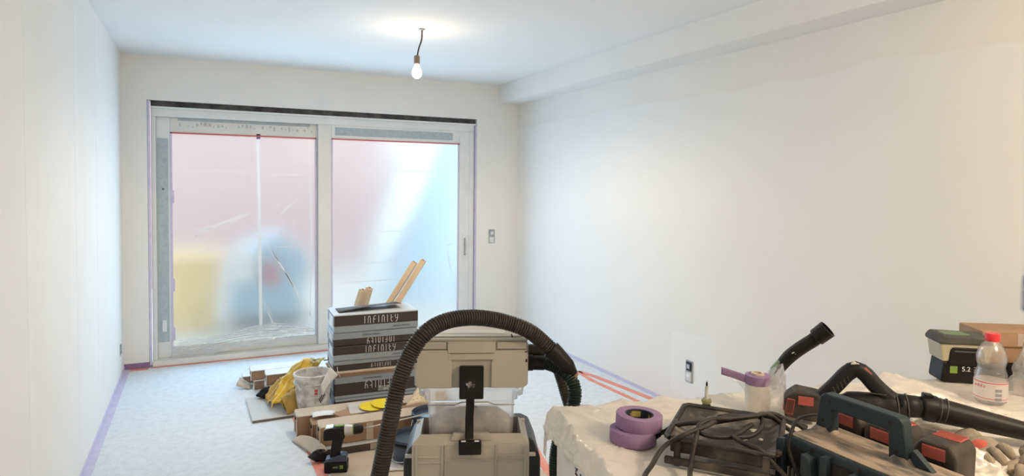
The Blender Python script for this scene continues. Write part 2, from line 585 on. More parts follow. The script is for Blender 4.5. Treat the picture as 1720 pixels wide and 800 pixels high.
struct('ceiling_beam', MB().b2(2.812, XR, YF, YB, 2.416, H), 'wall', 'boxed white beam along the top of the right wall')

# masking tape along the feet of the walls
struct('baseboard_left', MB().b2(XL, XL + 0.004, YF, YB, 0, 0.030).b2(XL, XL + 0.045, YF, YB, 0.0, 0.004), 'lilac', 'lilac masking tape along the foot of the left wall')
struct('baseboard_right', MB().b2(XR - 0.004, XR, YF, YB, 0, 0.028), 'lilac', 'lilac masking tape along the foot of the right wall')
struct('baseboard_back', MB().b2(XL, DL, YB - 0.004, YB, 0.0, 0.05), 'purple', 'purple masking tape along the foot of the end wall')
# raised plaster joints on the left wall
for k, yy in enumerate((2.92, 3.98, 4.72)):
    struct('trim_%d' % (k + 1), MB().b2(XL, XL + 0.0004, yy - 0.04, yy + 0.04, 0, H), 'ceiling', 'filled board joint running up the left wall')

# red seam tape on the floor
def tape_strip(label, pts, w):
    mb = MB()
    for a, b in zip(pts[:-1], pts[1:]):
        a, b = Vector((*a, 0)), Vector((*b, 0))
        d = (b - a).normalized()
        mb.box(((a + b) / 2) + Vector((0, 0, 0.0018)), ((b - a).length, w, 0.0025), (0, 0, math.atan2(d.y, d.x)))
    o = mb.build('floor_tape', 'red_tape')
    return tag(o, label, 'tape', 'red seam tapes on the floor')


tape_strip('short red tape along the foot of the wall left of the door', [(-0.565, 6.095), (-0.39, 6.095)], 0.05)
tape_strip('thin red tape line along the sill of the sliding door', [(-0.37, 6.11), (2.5, 6.11)], 0.022)
tape_strip('red tape nearest the right wall, beyond the sheet covered table', [(2.87, 4.57), (2.914, 4.373), (3.0, 3.62), (3.005, 3.3)], 0.05)
tape_strip('red tape beside the right wall, the strip farther from the wall', [(2.86, 4.58), (2.829, 4.322), (2.862, 3.644), (2.875, 3.35)], 0.04)
tape_strip('red floor tape between the vacuum and the covered table', [(1.86, 3.62), (1.745, 3.20), (1.65, 2.78), (1.6, 2.5)], 0.05)
tape_strip('red floor tape running under the cartons and the drill', [(0.57, 4.60), (0.585, 3.2), (0.59, 2.4)], 0.055)

# ------------------------------------------------------------------ sliding door
door = bpy.data.objects.new('door_1', None)
COL.objects.link(door)
tag(door, 'white two-panel sliding glass door under plastic film', None, None, 'structure')
yd = YB + 0.035


def dpart(name, m, parent=None, bev=0.004, *b):
    mb = MB()
    for q in b:
        mb.b2(*q, bev=bev)
    return mb.build(name, m, parent or door)


dpart('shutter_slot', 'black_gap', None, 0.003, (DL + 0.025, DR - 0.005, yd + 0.005, yd + 0.12, 2.192, 2.238))  # solid black box paints the shade inside the open slot
dpart('frame_head', 'door_white', None, 0.004, (DL + 0.025, DR - 0.015, yd, yd + 0.16, 2.11, 2.19))
dpart('drip_profile', 'door_white', None, 0.003, (DL + 0.025, DR - 0.005, yd - 0.02, yd + 0.02, 2.175, 2.192))
dpart('frame_jamb', 'door_white', None, 0.004, (DL + 0.025, -0.325, yd, yd + 0.16, 0, 2.11))
dpart('frame_jamb', 'door_white', None, 0.004, (2.505, DR - 0.015, yd, yd + 0.16, 0, 2.11))
dpart('sill', 'door_cream', None, 0.004, (DL + 0.025, DR - 0.015, yd - 0.045, yd + 0.16, 0.004, 0.052))
# fixed leaf, set back
fx = yd + 0.05
dpart('sash_stile', 'door_white', None, 0.004, (-0.325, -0.22, fx, fx + 0.06, 0.052, 2.11))
dpart('sash_stile', 'door_white', None, 0.004, (0.985, 1.06, fx, fx + 0.06, 0.052, 2.11))
dpart('sash_rail', 'door_cream', None, 0.004, (-0.22, 0.985, fx, fx + 0.06, 1.985, 2.11))
dpart('sash_rail', 'door_cream', None, 0.004, (-0.22, 0.985, fx, fx + 0.06, 0.052, 0.135))
dpart('protective_strip', 'grey_strip', None, 0.0, (-0.318, -0.235, fx - 0.003, fx, 0.19, 1.93))
dpart('protective_strip', 'grey_strip', None, 0.0, (-0.16, 0.93, fx - 0.002, fx, 2.085, 2.108))
dpart('pane', 'glass', None, 0.0, (-0.22, 0.985, fx + 0.025, fx + 0.033, 0.135, 1.985))
dpart('seal', 'red_line', None, 0.0, (-0.22, 0.985, fx - 0.004, fx + 0.024, 1.975, 1.986))
dpart('edge_tape', 'lilac', None, 0.0, (-0.222, -0.205, fx - 0.004, fx + 0.002, 0.135, 1.985))
dpart('edge_tape', 'lilac', None, 0.0, (0.972, 0.986, fx - 0.004, fx + 0.002, 0.135, 1.985))
mb = MB()
mb.box((-0.275, fx - 0.004, 1.5), (0.018, 0.003, 0.018), bev=0.001)
mb.build('screw_cap', 'seal', door)
for zx in (1.38, 0.62, 0.2):
    dpart('tape_tab', 'lilac', None, 0.0, (-0.208, -0.192, fx - 0.006, fx - 0.003, zx, zx + 0.11))
dpart('latch_plate', 'door_white', None, 0.002, (-0.29, -0.255, fx - 0.012, fx - 0.003, 0.28, 0.38))
# sliding leaf, in front
sx = yd
dpart('sash_stile', 'door_cream', None, 0.004, (0.995, 1.115, sx, sx + 0.05, 0.052, 2.11))
dpart('sash_stile', 'door_white', None, 0.004, (2.395, 2.505, sx, sx + 0.05, 0.052, 2.11))
dpart('sash_rail', 'door_white', None, 0.004, (1.115, 2.395, sx, sx + 0.05, 1.985, 2.11))
dpart('sash_rail', 'door_white', None, 0.004, (1.115, 2.395, sx, sx + 0.05, 0.052, 0.135))
dpart('protective_strip', 'grey_strip', None, 0.0, (1.15, 2.32, sx - 0.003, sx, 2.015, 2.09))
dpart('pane', 'glass', None, 0.0, (1.115, 2.395, sx + 0.022, sx + 0.03, 0.135, 1.985))
dpart('seal', 'red_line', None, 0.0, (1.115, 2.395, sx - 0.004, sx + 0.02, 1.975, 1.986))
dpart('edge_tape', 'lilac', None, 0.0, (1.113, 1.127, sx - 0.004, sx + 0.002, 0.135, 1.985))
dpart('edge_tape', 'lilac', None, 0.0, (2.382, 2.396, sx - 0.004, sx + 0.002, 0.135, 1.985))
hd = dpart('handle_plate', 'door_white', None, 0.004, (2.435, 2.472, sx - 0.012, sx, 0.80, 1.06))
dpart('handle', 'metal', hd, 0.004, (2.446, 2.461, sx - 0.035, sx - 0.012, 0.84, 1.02))
# purple tape up both reveals
dpart('reveal_tape', 'lilac', None, 0.0, (DL + 0.004, DL + 0.022, YB + 0.001, YB + 0.004, 0.02, 2.235))
dpart('reveal_tape', 'lilac', None, 0.0, (DR - 0.013, DR - 0.002, YB + 0.001, yd - 0.002, 0.02, 2.17))
# printed marks on the protective films
mb = MB()
for k in range(34):
    mb.b2(-0.15 + k * 0.033, -0.142 + k * 0.033 + random.uniform(0, 0.01), fx - 0.0035, fx - 0.002, 2.03 + random.uniform(0, 0.045), 2.034 + random.uniform(0, 0.045) + 0.003)
mb.b2(0.04, 0.10, fx - 0.003, fx - 0.0005, 2.048, 2.052).b2(0.04, 0.044, fx - 0.003, fx - 0.0005, 2.048, 2.072).b2(0.096, 0.10, fx - 0.003, fx - 0.0005, 2.048, 2.072).b2(0.04, 0.10, fx - 0.003, fx - 0.0005, 2.07, 2.074)
tag(mb.build('film_print', 'ink_faint', door), None, None, None, 'stuff')

# masking film over the panes
def pane_film(label, x0, x1, z0, z1, y, seed, creases, amp=0.0018):
    t = thing('plastic_film', label, 'film', (0, 0, 0), 0, 'masking films on the door')

    def fn(u, v):
        x, z = x0 + (x1 - x0) * u, z0 + (z1 - z0) * v
        e = min(u, 1 - u, v, 1 - v)
        k = min(1, e / 0.06)
        d = amp * k * (noise.noise(Vector((x * 1.2, z * 9 + seed, seed))) + 0.5 * noise.noise(Vector((x * 7, z * 3, seed + 5))))
        return Vector((x, y + d, z))
    MB().grid(fn, 60, 90).build('sheet', 'film', t, True)
    for (xa, za, xb, zb, w) in creases:
        a, b = Vector((xa, y + 0.0055, za)), Vector((xb, y + 0.0055, zb))
        n = 10
        nrm = Vector((-(zb - za), 0, xb - xa)).normalized()
        pts = [a.lerp(b, k / n) + nrm * 0.012 * math.sin(PI * k / n) * (1 if seed % 2 else -1) for k in range(n + 1)]
        rr = [w * 1.2 * (0.2 + 0.8 * math.sin(PI * min(0.96, max(0.04, k / n)))) for k in range(n + 1)]
        rib = MB()
        va = [rib.bm.verts.new(q + nrm * h_) for q, h_ in zip(pts, rr)]
        vb_ = [rib.bm.verts.new(q - nrm * h_) for q, h_ in zip(pts, rr)]
        for k in range(n):
            rib.bm.faces.new((va[k], va[k + 1], vb_[k + 1], vb_[k]))
        rib.build('crease', 'crease', t, True)
    return t


fyl, fyr = fx + 0.012, sx + 0.008
def P2(px, pz):
    return px, pz
cr_left = [(-0.035, 1.09, 0.44, 1.31, .006), (0.215, 1.175, 0.455, 1.30, .005), (0.63, 1.235, 0.86, 1.43, .005), (0.55, 1.25, 0.77, 1.46, .004),
           (-0.115, 1.025, 0.12, 1.19, .005), (-0.05, .93, 0.47, 1.02, .006), (0.06, .81, 0.45, 1.00, .004), (0.515, 1.06, 0.965, .27, .006),
           (0.58, .965, 0.90, .34, .005), (0.60, .965, 0.77, .965, .004), (0.53, .43, 0.63, .17, .005), (0.50, .50, 0.60, .33, .003),
           (-0.2, 1.64, 0.46, 1.66, .003), (-0.15, 1.50, 0.3, 1.52, .003), (0.52, 1.62, 0.95, 1.64, .003), (0.93, 1.90, 0.93, .3, .006),
           (-0.1, .55, 0.4, .58, .003), (-0.18, 1.13, 0.3, 1.16, .003)]
f1 = pane_film('clear masking film with a seam and creases on the left door panel', -0.215, 0.98, 0.11, 1.978, fyl, 3, cr_left)
mb = MB()
mb.grid(lambda u, v: Vector((0.480 + 0.020 * v + (u - 0.5) * 0.028, fyl + 0.0055, 1.97 - 1.84 * v)), 1, 8)
mb.build('seam', 'crease', f1, True)
dp = MB().b2(0.466, 0.498, fyl - 0.012, fyl - 0.008, 1.955, 2.0).build('tape_tab', 'purple', f1)


# loose film bunched along the bottom rail
def bunch(u, v):
    x = -0.215 + 1.18 * u
    z = 0.20 - 0.16 * v * (0.55 + 0.45 * math.cos(u * 3.0)) + 0.07 * math.sin(PI * min(1, max(0, (u - 0.25) / 0.75))) * (1 - v)
    y = fyl - 0.02 - 0.035 * v + 0.016 * noise.noise(Vector((x * 14 - z * 22, z * 20, 2)))
    z += 0.018 * noise.noise(Vector((x * 9, v * 6, 8)))
    return Vector((x, y - 0.02, z))


MB().grid(bunch, 80, 16).build('loose_film', 'loose_film', f1, True)
for k in range(7):
    z0 = 0.10 + 0.018 * k
    pts = [(-0.17 + 1.1 * t, fyl - 0.062, z0 + 0.09 * math.sin(PI * min(1, t ** (0.8 + 0.15 * k))) * (0.4 + 0.09 * k) - 0.03 * (1 - t)) for t in [i / 14 for i in range(15)]]
    MB().tube(pts, [0.001 + 0.0025 * math.sin(PI * i / 14) for i in range(15)], 5, True).build('fold', 'crease', f1, True)
cr_right = [(1.15, 1.70, 2.35, 1.71, .003), (1.2, 1.10, 2.2, 1.13, .003), (2.28, .92, 2.33, .66, .006), (1.2, .80, 1.9, .82, .003), (1.15, .62, 2.3, .66, .004), (2.25, .95, 2.33, .97, .005)]
pane_film('clear masking film on the right door panel with the handle', 1.12, 2.39, 0.13, 1.978, fyr, 4, cr_right)

# ------------------------------------------------------------------ outside, seen blurred through the film
OM = {}
M['out_red'] = mat('outside_red_brick', (0.50, 0.355, 0.345), 0.9, (0.46, 0.32, 0.31), 2)
M['out_ground'] = mat('outside_paving', (0.55, 0.55, 0.52), 0.9)
M['out_blue'] = mat('outside_blue_tarp', (0.38, 0.54, 0.69), 0.6, (0.44, 0.60, 0.74), 2)
M['out_white'] = mat('outside_white_tarp', (0.86, 0.90, 0.93), 0.6)
M['out_yellow'] = mat('outside_yellow', (0.80, 0.58, 0.26), 0.7)
M['out_dark'] = mat('outside_dark', (0.12, 0.16, 0.22), 0.6)
struct('ground_outside', MB().b2(-9, 14, YB + 0.36, 16, -0.2, -0.04), 'out_ground', 'paved yard outside the door')
tag(MB().b2(-6, 3.6, 11.0, 11.4, -0.1, 3.6).build('neighbour_wall', 'out_red'), 'blurred red brick wall beyond the left door panel', 'wall')
tp_ = thing('hanging_tarp', 'blurred blue and white tarpaulin beyond the right door panel', 'tarp', (0, 0, 0))
for k, (xa, xb, w, m) in enumerate([(1.75, 2.75, .30, 'out_white'), (2.15, 3.15, .75, 'out_blue'), (2.9, 3.7, .16, 'out_white'), (3.05, 4.1, .80, 'out_blue')]):
    mb = MB()
    mb.prism([(xa, -0.03), (xa + w, -0.03), (xb + w, 2.9), (xb, 2.9)], 7.9 + 0.05 * k, 7.92 + 0.05 * k)
    mb.build('tarp_strip', m, tp_)
t = thing('yellow_container', 'blurred yellow bin outside behind the left door panel', 'bin', (-0.10, 7.6, -0.04))
MB().prism([(-0.24, 0), (0.24, 0), (0.3, 0.75), (-0.3, 0.75)], -0.25, 0.25, 0.02).build('body', 'out_yellow', t)
MB().b2(-0.32, 0.32, -0.27, 0.27, 0.75, 0.80, 0.01).build('lid', 'out_yellow', t)
t = thing('yard_machine', 'blurred blue and white machine with a painted glare outside behind the left door panel', 'machine', (0.62, 7.5, -0.04))
MB().prism([(-0.38, 0.15), (0.40, 0.1), (0.52, 0.75), (0.2, 1.05), (-0.25, 0.85)], -0.25, 0.25, 0.05).build('body', 'out_blue', t)
MB().prism([(-0.42, 0.62), (-0.1, 0.5), (-0.05, 0.85), (-0.3, 0.92)], -0.36, -0.27, 0.02).build('panel', 'out_white', t)  # added white plate that paints the glare on the machine
MB().b2(0.02, 0.14, -0.36, -0.3, 0.5, 0.72, 0.02).build('lamp', 'red_line', t)
MB().cyl((-0.1, -0.2, 0.16), (-0.1, 0.2, 0.16), 0.16).build('wheel', 'out_dark', t)
MB().cyl((0.3, -0.2, 0.16), (0.3, 0.2, 0.16), 0.16).build('wheel', 'out_dark', t)


# ------------------------------------------------------------------ pendant bulb
def pendant(label, x, y, cz, drop, watts, color):
    t = thing('pendant_bulb', label, 'lamp', (x, y, cz))
    MB().lathe([(0, 0), (0.02, 0), (0.022, -0.004), (0.012, -0.01), (0, -0.011)], n=20).build('ceiling_hook', 'metal', t, True)
    w = spline([(0, 0, -0.005), (-0.002, 0, -0.07), (-0.02, 0.004, -0.13), (-0.031, 0.006, -drop)], 0.02)
    MB().tube(w, 0.004, 8).build('wire', 'black', t, True)
    w2 = [p + Vector((0.007, 0.002, 0)) for p in w]
    MB().tube(w2, 0.0025, 6).build('wire', 'socket_white', t, True)
    bx = -0.031
    MB().lathe([(0, 0.012), (0.012, 0.012), (0.019, 0.006), (0.020, -0.045), (0.0, -0.046)], (bx, 0.006, -drop), 20).build('lampholder', 'lampholder', t, 'auto')
    z = -drop - 0.046
    MB().lathe([(0.0, 0.0), (0.013, 0.0), (0.016, -0.014), (0.026, -0.032), (0.033, -0.052), (0.033, -0.066), (0.026, -0.084), (0.012, -0.094), (0, -0.096)], (bx, 0.006, z), 28).build('bulb', 'bulb_glass', t, True)
    light('bulb_light', 'POINT', (x + bx, y + 0.006, cz + z - 0.06), watts[0], color, 0.045)
    if watts[1]:
        d = light('bulb_light', 'SPOT', (x + bx, y + 0.006, cz + z - 0.14), watts[1], color, 0.03)
        d.data.spot_size = math.radians(179)
        d.data.spot_blend = 0.45
    return t


pendant('lit bare bulb hanging on a wire from the ceiling', 1.346, 4.172, 2.6, 0.19, BULB_W, BULB_C)
pendant('second lit bare bulb hanging behind the viewer', 2.0, -0.2, 2.6, 0.19, BULB2_W, BULB2_C)


# ------------------------------------------------------------------ sockets and switches
def socket(name, label, loc, rotz, w, h, plates, cat='socket', metal_frame=True):
    """faces local -Y"""
    t = thing(name, label, cat, loc, rotz)
    if metal_frame:
        mb = MB()
        for sgn in (-1, 1):
            mb.b2(sgn * w / 2 - 0.004, sgn * w / 2 + 0.004, -0.006, 0, -h / 2, h / 2)
            mb.b2(-w / 2, w / 2, -0.006, 0, sgn * h / 2 - 0.004, sgn * h / 2 + 0.004)
        mb.b2(-w / 2, w / 2, -0.006, 0, -0.004, 0.004)
        mb.build('mounting_frame', 'metal', t)
    for k, (zc, m) in enumerate(plates):
        hh = h / len(plates) * 0.42
        p = MB().b2(-w * 0.4, w * 0.4, -0.012, 0, zc - hh, zc + hh, 0.004).build('insert', m, t)
        if m == 'socket_white':
            MB().lathe([(0, 0), (0.3 * w, 0), (0.33 * w, -0.003), (0.33 * w, -0.004), (0, -0.004)], (0, 0, 0), 20, Matrix.Translation((0, -0.0125, zc)) @ Matrix.Rotation(PI / 2, 4, 'X')).build('rim', 'door_white', p, True)
        else:
            MB().b2(-w * 0.22, w * 0.22, -0.016, -0.012, zc - hh * 0.5, zc + hh * 0.5, 0.002).build('contact', 'socket_white' if m == 'metal' else 'metal', p)
    return t


socket('switch_box', 'double switch insert without cover on the end wall right of the door', (2.747, YB, 1.03), 0, 0.062, 0.135, [(0.034, 'metal'), (-0.034, 'socket_white')], 'switch')
socket('wall_socket', 'black and white double socket low on the right wall', (XR, 3.42, 0.285), -PI / 2, 0.062, 0.145, [(0.036, 'socket_black'), (-0.036, 'socket_white')])
socket('wall_socket', 'uncovered insert on the right wall at the picture edge', (XR, 1.405, 1.14), -PI / 2, 0.07, 0.14, [(0.036, 'metal'), (-0.036, 'socket_white')])
socket('wall_socket', 'small socket low on the left wall near the corner', (XL, 5.86, 0.235), PI / 2, 0.07, 0.075, [(0.0, 'metal')])

# ------------------------------------------------------------------ stack of tile boxes
DARK, GREYB, PALE_GLARE = (0.055, 0.045, 0.042), (0.34, 0.38, 0.42), (0.52, 0.55, 0.57)
ST = (0.82, 4.462)
SROT = -0.05
boxes = [  # z0, z1, inverted, shift x, shift y, look
    (0.000, 0.074, False, 0.012, 0.00, [(0, DARK), (0.75, GREYB)], 'bottom box of the stack of printed tile boxes'),
    (0.074, 0.229, True, 0.006, -0.004, [(0, GREYB), (0.13, DARK), (0.68, GREYB)], 'tall tile box with upside-down lettering, second from the bottom'),
    (0.266, 0.335, True, 0.004, 0.004, [(0, DARK), (0.62, GREYB)], 'squashed tile box with upside-down lettering above the open brown carton'),
    (0.335, 0.438, False, 0.000, 0.0, [(0, GREYB), (0.42, DARK)], 'tile box with upright lettering in the middle of the stack'),
    (0.438, 0.532, True, 0.000, 0.003, [(0, DARK), (0.52, GREYB)], 'tile box with upside-down lettering just under the top box'),
    (0.532, 0.660, False, 0.005, -0.004, [(0, GREYB), (0.36, DARK), (0.93, PALE_GLARE)], 'top box of the tile stack with upright lettering and open lid'),  # pale upper edge and top face have glare painted into the colour
]
for k, (z0, z1, inv, dx, dy, stops, lab) in enumerate(boxes):
    t = thing('tile_box', lab, 'box', (ST[0] + dx, ST[1] + dy, z0), SROT + 0.012 * ((k * 7) % 3 - 1), 'printed tile boxes in the stack')
    h = z1 - z0 - 0.002
    bm_ = MB()
    bm_.b2(0, 0.59, 0, 0.31, 0, h, 0.006)
    bm_.build('carton', band_mat('tile_box_print_%d' % k, stops), t)
    # lettering
    lh = min(0.048, h * 0.42)
    w_ = LTRW * lh * 1.15
    dark = [i for i, st in enumerate(stops) if st[1] == DARK][0]
    zlo = stops[dark][0] * h
    zhi = (stops[dark + 1][0] if dark + 1 < len(stops) else 1.0) * h
    zc = (zlo + zhi) / 2 + (0.0 if k != 1 else 0.018)
    lines = [[(p[0] * lh * 1.15, p[1] * lh) for p in ln] for ln in LTR]
    mt = Matrix.Translation((0.325, -0.001, zc)) @ (Matrix.Rotation(PI, 4, 'Y') if inv else Matrix.Identity(4)) @ Matrix.Translation((-w_ / 2, 0, -lh / 2))
    L = MB()
    L.strokes(lines, lh * 0.085, 0.0012, mt)
    tag(L.build('lettering', 'print_white', t), 'pale printed lettering INFINITY')
    # small print line in the grey band and label
    g = [i for i, st in enumerate(stops) if st[1] == GREYB]
    if g and k in (1, 3, 4, 5):
        gl = g[-1]
        gz0, gz1 = stops[gl][0] * h, (stops[gl + 1][0] if gl + 1 < len(stops) else 1.0) * h
        if k == 5:
            gz0, gz1 = 0, 0.36 * h
        mm = text_mesh('small_print', 'CERAMIC PRODUCT', 0.014, 'ink', t, (0.47 if not inv else 0.26, -0.0012, (gz0 + gz1) / 2), (PI / 2, PI if inv else 0, 0))
    if k == 1:
        lb = MB().b2(0.30, 0.47, -0.0015, 0.0, 0.028, 0.062).build('sticker', 'ink_grey', t)
        text_mesh('sticker_print', 'EKONOMI', 0.02, 'print_white', t, (0.385, -0.0022, 0.038), (PI / 2, 0, 0))
    # label on the narrow end
    MB().b2(-0.0015, 0.0, 0.05, 0.22, h * 0.2, h * 0.85).build('end_label', 'paper' if k % 2 else 'grey_board', t)
t = thing('open_carton', 'flattened brown cardboard layers squeezed inside the tile stack', 'cardboard', (ST[0] - 0.008, ST[1] - 0.012, 0.229), SROT)
for k, (z, dx, m) in enumerate([(0.0, 0.0, 'cardboard'), (0.012, -0.006, 'cardboard'), (0.024, 0.004, 'cardboard_pale')]):
    MB().b2(dx, 0.60 + dx, 0.0 - 0.004 * k, 0.31, z, z + 0.0105, 0.002).build('layer', m, t)
MB().tube(spline([(0.03, -0.012, 0.075), (0.035, -0.016, 0.04), (0.05, -0.014, 0.005)], 0.01), 0.006, 6, flat=0.4).build('torn_edge', 'white_edge', t, True)
# lifted lid flap on the top box
t = thing('lid_flap', 'dark cardboard lid flap lying askew on the top tile box', 'cardboard', (ST[0] + 0.05, ST[1] + 0.06, 0.660), SROT + 0.02)
MB().grid(lambda u, v: Vector((u * 0.45, 0.04 * u + v * 0.16, 0.003 + 0.030 * u * (1 - 0.6 * v) + 0.010 * math.sin(u * PI) * (1 - v))), 14, 4).build('flap', 'cardboard_dark', t, True, solid=0.003)
# white sheet dangling from the stack
t = thing('loose_leaflet', 'white leaflet sticking out of the left end of the tile stack', 'paper', (0.772, 4.348, 0.248), -0.453)
lf = [Vector((0.0, 0.03, 0.08)), Vector((0.046, 0.05, 0.02)), Vector((-0.040, -0.02, -0.10)), Vector((-0.048, -0.03, -0.032))]
MB().grid(lambda u, v: (lf[0].lerp(lf[1], u)).lerp(lf[3].lerp(lf[2], u), v) + Vector((0, 0.012 * math.sin(v * PI), 0.012 * math.sin(v * PI))), 6, 8).build('sheet', 'paper', t, True, solid=0.0015)



# ------------------------------------------------------------------ pine battens leaning on the stack
def batten(label, top, bot, w=0.048):
    a, b = Vector(top), Vector(bot)
    t = thing('pine_batten', label, 'batten', bot, 0, 'pine battens behind the tile stack')
    d = (a - b)
    L = d.length
    q = d.to_track_quat('Z', 'Y')
    o = MB().box((0, 0, L / 2), (w, w * 0.85, L), bev=0.002, seg=1).build('timber', 'pine', t)
    o.rotation_mode = 'QUATERNION'
    o.rotation_quaternion = q
    e = MB().box((0, 0, L + 0.0008), (w * 0.94, w * 0.78, 0.0015)).build('end_grain', 'pine_end', t)
    e.rotation_mode = 'QUATERNION'
    e.rotation_quaternion = q
    k = MB().cyl((w * 0.15, w * 0.05, L), (w * 0.15, w * 0.05, L + 0.003), 0.008, n=10).build('knot', 'cardboard_dark', t)
    k.rotation_mode = 'QUATERNION'
    k.rotation_quaternion = q


def ext(top, mid, zend=0.01):
    a, b = Vector(top), Vector(mid)
    s = (a.z - zend) / (a.z - b.z)
    return tuple(a + (b - a) * s)


batten('long pine batten leaning behind the tile stack, the left of the long pair', (1.465, 4.692, 0.969), ext((1.465, 4.692, 0.969), (1.262, 4.82, 0.584)))
batten('long pine batten leaning behind the tile stack, the right of the long pair', (1.526, 4.663, 0.984), ext((1.526, 4.663, 0.984), (1.319, 4.795, 0.585)))
batten('short pine batten behind the tile stack, the leftmost of the four', (1.106, 4.84, 0.758), ext((1.106, 4.84, 0.758), (1.070, 4.90, 0.586)), 0.045)
batten('short pine batten behind the tile stack, second from the left', (1.162, 4.86, 0.766), ext((1.162, 4.86, 0.766), (1.126, 4.92, 0.577)), 0.045)


# ------------------------------------------------------------------ plaster bucket and yellow oilskin
t = thing('plaster_bucket', 'white plaster-smeared bucket between the yellow oilskin and the tile stack', 'bucket', (0.692, 4.50, 0.0185), 0)
MB().lathe([(0.0, 0.002), (0.098, 0.002), (0.104, 0.01), (0.122, 0.235), (0.130, 0.238), (0.130, 0.252), (0.124, 0.256), (0.118, 0.25), (0.110, 0.06), (0, 0.055)], n=40).build('shell', 'bucket', t, 'auto')
MB().lathe([(0.121, 0.19), (0.1285, 0.192), (0.1285, 0.198), (0.122, 0.20)], n=40).build('rim_band', 'bucket', t, True)
MB().tube([(0.127 * math.cos(a), 0.127 * math.sin(a), 0.225 - 0.10 * math.sin((a + 2.75) / 2.6 * PI) ** 1) for a in [-2.75 + 2.6 * i / 24 for i in range(25)]], 0.0025, 6).build('bail', 'metal', t, True)
for k in range(5):
    a = -1.32 + 0.07 * k
    MB().box((0.1125 * math.cos(a), 0.1125 * math.sin(a), 0.085 + 0.010 * k), (0.003, 0.0055, 0.036), (0.35, 0, a)).build('black_print', 'ink', t)
for k in range(6):
    a = -1.62 + 0.055 * (k % 3)
    MB().box((0.116 * math.cos(a), 0.116 * math.sin(a), 0.135 + 0.022 * (k // 3)), (0.003, 0.006, 0.016), (0, 0, a)).build('red_print', 'ink_red', t)


def cloth(seed, fn, nu, nv, m, name, parent):
    return MB().grid(fn, nu, nv).build(name, m, parent, True, solid=0.003)


t = thing('yellow_oilskin', 'crumpled yellow oilskin draped over long cartons beside the white bucket', 'oilskin', (0, 0, 0), 0)


def oil(u, v):
    # hangs from the bucket rim over the carton edge, down to the floor
    w = v ** 0.85
    x = (0.575 + 0.27 * u) * (1 - w) + (0.425 + 0.19 * u) * w
    y = 4.93 - 0.40 * v - 0.03 * u
    z = (0.16 + 0.085 * min(1, u * 1.4)) * (1 - v) ** 0.7 + 0.035 * v + 0.055 * math.sin(PI * min(1, v * 2.2)) * math.sin(PI * u)
    z += 0.030 * abs(noise.noise(Vector((u * 5, v * 7, 1)))) + 0.040 * abs(math.sin(u * 8 + v * 3.2)) * (0.25 + 0.75 * v)
    x += 0.03 * noise.noise(Vector((u * 4, v * 6, 4)))
    y += 0.035 * noise.noise(Vector((u * 6, v * 5, 9)))
    dx, dy = x - 0.692, y - 4.50
    dd = math.hypot(dx, dy)
    if dd < 0.142 and z < 0.30:
        x, y = 0.692 + dx / dd * 0.142, 4.50 + dy / dd * 0.142
    return Vector((x, y, max(z, 0.022)))


cloth(1, oil, 48, 48, 'yellow', 'coat', t)


def oil2(u, v):
    a = -PI * 0.1 + u * PI * 1.25
    r = 0.085 + 0.025 * noise.noise(Vector((u * 5, v * 4, 3)))
    x = 0.50 + 0.20 * v + 0.015 * math.cos(a * 2)
    y = 4.515 + 0.10 * v - r * math.cos(a) * 0.7
    z = 0.018 + r * max(0, math.sin(a)) * (1.1 + 0.7 * v) + 0.012 * abs(noise.noise(Vector((u * 9, v * 9, 5))))
    return Vector((x, y, z))


cloth(2, oil2, 30, 24, 'ochre', 'sleeve', t)


def oil3(u, v):
    x = 0.415 + 0.13 * u + 0.02 * noise.noise(Vector((u * 5, v * 5, 13)))
    y = 4.86 - 0.22 * v + 0.02 * u
    z = 0.02 + 0.13 * u * (1 - 0.6 * v) + 0.03 * abs(math.sin(v * 8 + u * 3)) + 0.02 * abs(noise.noise(Vector((u * 7, v * 7, 15))))
    return Vector((x, y, z))


cloth(3, oil3, 20, 20, 'ochre', 'hem', t)

# ------------------------------------------------------------------ long cartons by the door
def long_carton(label, x0, x1, y0, y1, z0, z1, m='cardboard', rot=-0.02, group='long cartons by the door', top='white_edge', end=True):
    t = thing('long_carton', label, 'carton', (x0, y0, z0), rot, group)
    Lx, Ly, Lz = x1 - x0, y1 - y0, z1 - z0
    MB().b2(0, Lx, 0, Ly, 0, Lz - 0.006, 0.003).build('body', m, t)
    MB().b2(-0.002, Lx, -0.004, Ly + 0.002, Lz - 0.006, Lz, 0.001).build('top_edge', top, t)
    if end:
        MB().b2(-0.006, -0.001, -0.004, 0.012, 0, Lz).b2(-0.006, -0.001, Ly - 0.012, Ly, 0, Lz).b2(-0.006, -0.001, 0, Ly, Lz - 0.014, Lz).build('end_rim', top, t)
        MB().cyl((-0.0075, Ly * 0.5, Lz - 0.03), (-0.001, Ly * 0.5, Lz - 0.03), 0.012, n=12).build('grip_hole', 'ink', t)
    MB().b2(Lx * 0.30, Lx * 0.30 + 0.04, -0.0045, -0.0035, 0.004, Lz - 0.008).build('packing_tape', 'cardboard_pale', t)
    return t


